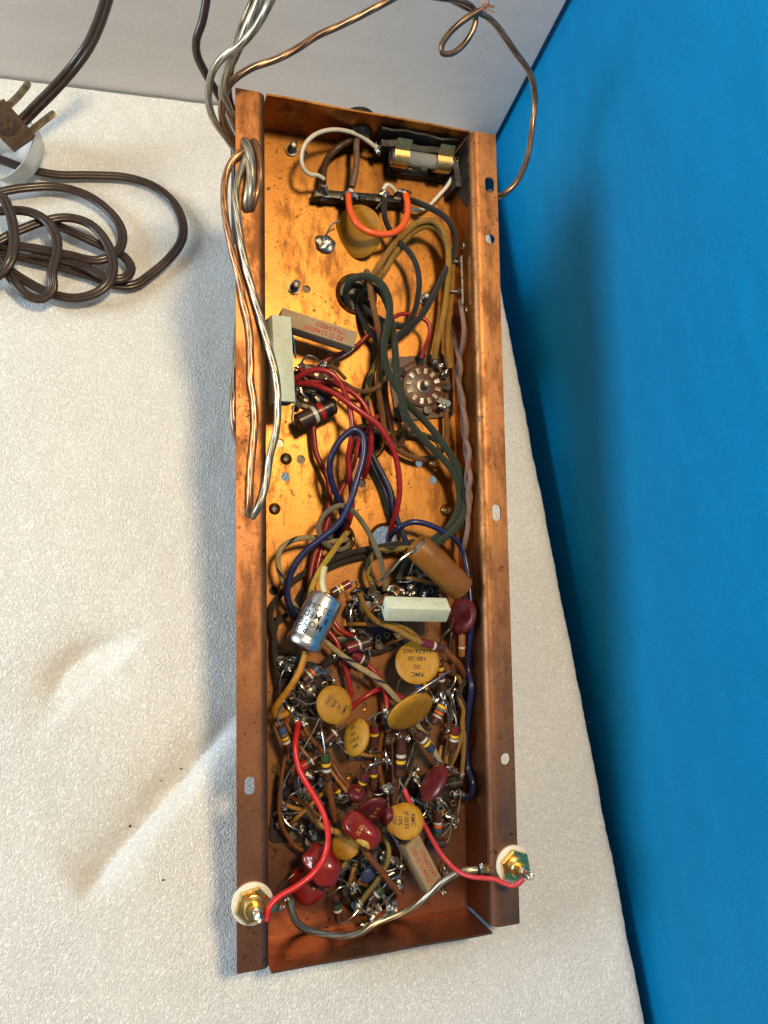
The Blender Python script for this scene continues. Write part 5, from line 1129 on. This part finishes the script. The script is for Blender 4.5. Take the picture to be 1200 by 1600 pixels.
# ------------------------------------------------------------------ brown mains cord and plug
def fig8(wd=1.0, ht=0.58):
    out = []
    for k in range(20):
        t = 2 * math.pi * k / 20; x = math.cos(t); y = math.sin(t)
        g = 1 - 0.42 * math.exp(-(x / 0.22) ** 2)
        out.append((x * wd, math.copysign(abs(y) ** .8, y) * ht * g))
    return out
pc = thing('mains_cable', F(60, 380, 0), 'flat brown mains cord coiled on the foam with its two prong plug', 'cord')
coil = ((-60, 232, 6), (0, 249, 6), (36, 262, 6), (88, 273, 5), (140, 274, 5), (196, 277, 5), (238, 290, 5), (269, 314, 5), (285, 346, 6), (284, 375, 6), (266, 402, 6), (238, 427, 5), (210, 445, 5), (182, 446, 5), (140, 431, 5), (88, 416, 5), (32, 402, 5), (-10, 393, 6), (-60, 370, 7), (-75, 330, 8),
        (-40, 306, 9), (-5, 301, 9), (35, 294, 9), (88, 292, 8), (133, 304, 8), (168, 328, 8), (188, 354, 9), (191, 378, 10), (180, 397, 11), (150, 407, 11), (105, 398, 10), (52, 388, 10), (10, 383, 10), (-45, 384, 10), (-50, 392, 11),
        (-8, 379, 13), (28, 361, 14), (68, 346, 14), (105, 340, 14), (140, 350, 14), (166, 378, 14), (177, 411, 14), (171, 440, 13), (150, 458, 11), (115, 466, 9), (77, 458, 9), (36, 437, 10), (8, 418, 12), (-30, 396, 14), (-45, 360, 15),
        (-20, 334, 16), (14, 329, 18), (45, 331, 19), (70, 343, 19), (87, 367, 19), (89, 396, 19), (81, 428, 18), (82, 452, 15), (66, 467, 12), (42, 461, 12), (20, 438, 13), (2, 412, 16), (-25, 380, 18), (-30, 330, 20),
        (0, 306, 21), (14, 329, 23), (21, 357, 23), (21, 392, 22), (12, 415, 20), (-12, 436, 16), (-60, 440, 10))
MB().tube([F(*q) for q in coil], .0032, 10, fig8(), EZ, .003).build('cable', 'cord_vinyl', pc, None, 50)
coil2 = ((60, 342, 7), (91, 353, 9), (122, 367, 10), (161, 385, 8), (194, 401, 9), (205, 420, 10), (195, 434, 11), (168, 434, 11), (133, 417, 10), (95, 405, 8), (50, 396, 8))
MB().tube([F(*q) for q in coil2], .0031, 10, fig8(), EZ, .003).build('cable', 'cord_vinyl', pc, None, 50)
cable_up = [F(x, y, z) for x, y, z in ((172, -20, 110), (166, 2, 100), (154, 38, 84), (137, 74, 68), (115, 105, 56), (84, 140, 46), (58, 166, 38), (36, 188, 32), (15, 205, 30))]
MB().tube(cable_up, .0037, 10, fig8(), view(F(100, 120, 50)), .003).build('cable', 'cord_vinyl', pc, None, 50)
pcen = F(15, 197, 40); k = depth(pcen) / FPX; pn = view(pcen)
pu = img_dir(40); pu = (pu - pn * pu.dot(pn)).normalized(); pv = pn.cross(pu).normalized()     # pu: prong direction, pv: across
out = [(21, 31), (21, -31), (14, -33), (-22, -30), (-24, 0), (-22, 30), (14, 33)]
m = len(out); vs = []
for z, g in ((-.0055, .94), (-.0045, 1), (.0035, 1), (.0052, .93)):
    for x, y in out: vs.append(pcen + pu * (x * k * g) + pv * (y * k * g) + pn * z)
fs = [[r_ * m + i, r_ * m + (i + 1) % m, r_ * m + m + (i + 1) % m, r_ * m + m + i] for r_ in range(3) for i in range(m)] + [list(range(m))[::-1], [3 * m + i for i in range(m)]]
plug = MB().add(vs, fs).build('plug', 'plug_brown', pc, None, 30)
for i in range(8):
    MB().box(pcen - pv * ((17 + i * 0.2) * k) + pu * ((-18 + i * 4.6) * k) + pn * .0046, pu, pv, pn, .0009, 15 * k, .0018, .0003).build('grip_rib', 'plug_brown', plug)
for yy, bend in ((21, 5), (-23, -1)):
    q = [pcen + pu * (19 * k) + pv * (yy * k), pcen + pu * (36 * k) + pv * ((yy + bend * .1) * k), pcen + pu * (52 * k) + pv * ((yy + bend * .55) * k), pcen + pu * (68 * k) + pv * ((yy + bend * 1.1) * k)]
    prof = [(math.cos(t) * 1.0, math.copysign(abs(math.sin(t)) ** .6, math.sin(t)) * .34) for t in [2 * math.pi * j / 16 for j in range(16)]]
    MB().tube(q, .0023, 16, prof, pn.cross(pu) * .55 + pn, .002, lambda t: 1 - .25 * max(0, t - .9) / .1).build('prong', 'prong_bronze', plug)
badge = MB().lathe(pcen + pn * .005 + pv * (4 * k) + pu * (-1 * k), pn, [(0, .0068), (.0006, .0068), (.0007, .0062), (.0007, 0)], 32).build('badge', 'plug_badge', plug)
# raised winged M emblem on the badge
bc = pcen + pn * .0058 + pv * (4 * k) + pu * (-1 * k); up_ = img_dir(62); up_ = (up_ - pn * up_.dot(pn)).normalized(); rt_ = up_.cross(pn).normalized()
em = [(-.95, -.75), (-.42, .85), (0, -.05), (.42, .85), (.95, -.75), (.45, -.1), (.12, -.62), (0, -.5), (-.12, -.62), (-.45, -.1)]
m = len(em); sz = .0049
vs = [bc + rt_ * (x * sz) + up_ * (y * sz) + pn * z for z in (-.0002, .0004) for x, y in em]
fs = [[0, 1, 9], [1, 8, 9], [1, 2, 7, 8], [2, 3, 6, 7], [3, 5, 6], [3, 4, 5]]
fs = [f[::-1] for f in fs] + [[m + i for i in f] for f in fs] + [[i, (i + 1) % m, m + (i + 1) % m, m + i] for i in range(m)]
MB().add(vs, fs).build('emblem', 'plug_brown', badge, None, 20)

# milky plastic cup under the plug
cc = F(24, 238, 14); axc = (img_dir(143) * .72 + view(F(24, 238, 14)) * .70).normalized()
MB().lathe(cc - axc * .012, axc, [(0, 0), (.0005, .010), (.003, .017), (.008, .0205), (.016, .0225), (.0162, .0218), (.008, .0196), (.0036, .0162), (.0015, .0095), (.0011, 0)], 40).build('plastic_cup', 'milky_plastic', None, Matrix.Translation(cc), 50, label='milky white plastic cup lying on the foam under the plug', cat='cup')

# a few dark crumbs on the foam
for i, (px, py, s_) in enumerate(((203, 1292, 1.1), (255, 1375, .9), (284, 1201, .9), (252, 1220, .7), (920, 1128, 1.2))):
    mz = F(px, py, 0); MB().blob(Vector((mz.x, mz.y, foam_z(mz.x, mz.y) + .0003)), EX, EY, EZ, .0008 * s_, .0006 * s_, .0006 * s_, 2, .5, i, 8, 6).build('crumb', 'dark_steel', None, Matrix.Translation(mz), 60,
        label=['dark crumb beside the long straight dent', 'dark crumb below the long straight dent', 'dark crumb at the upper end of long dent', 'tiny dark crumb above the long dent', 'dark crumb near the blue board edge'][i], cat='crumb')

for o in bpy.data.objects:
    if '_M' in o.keys(): del o['_M']
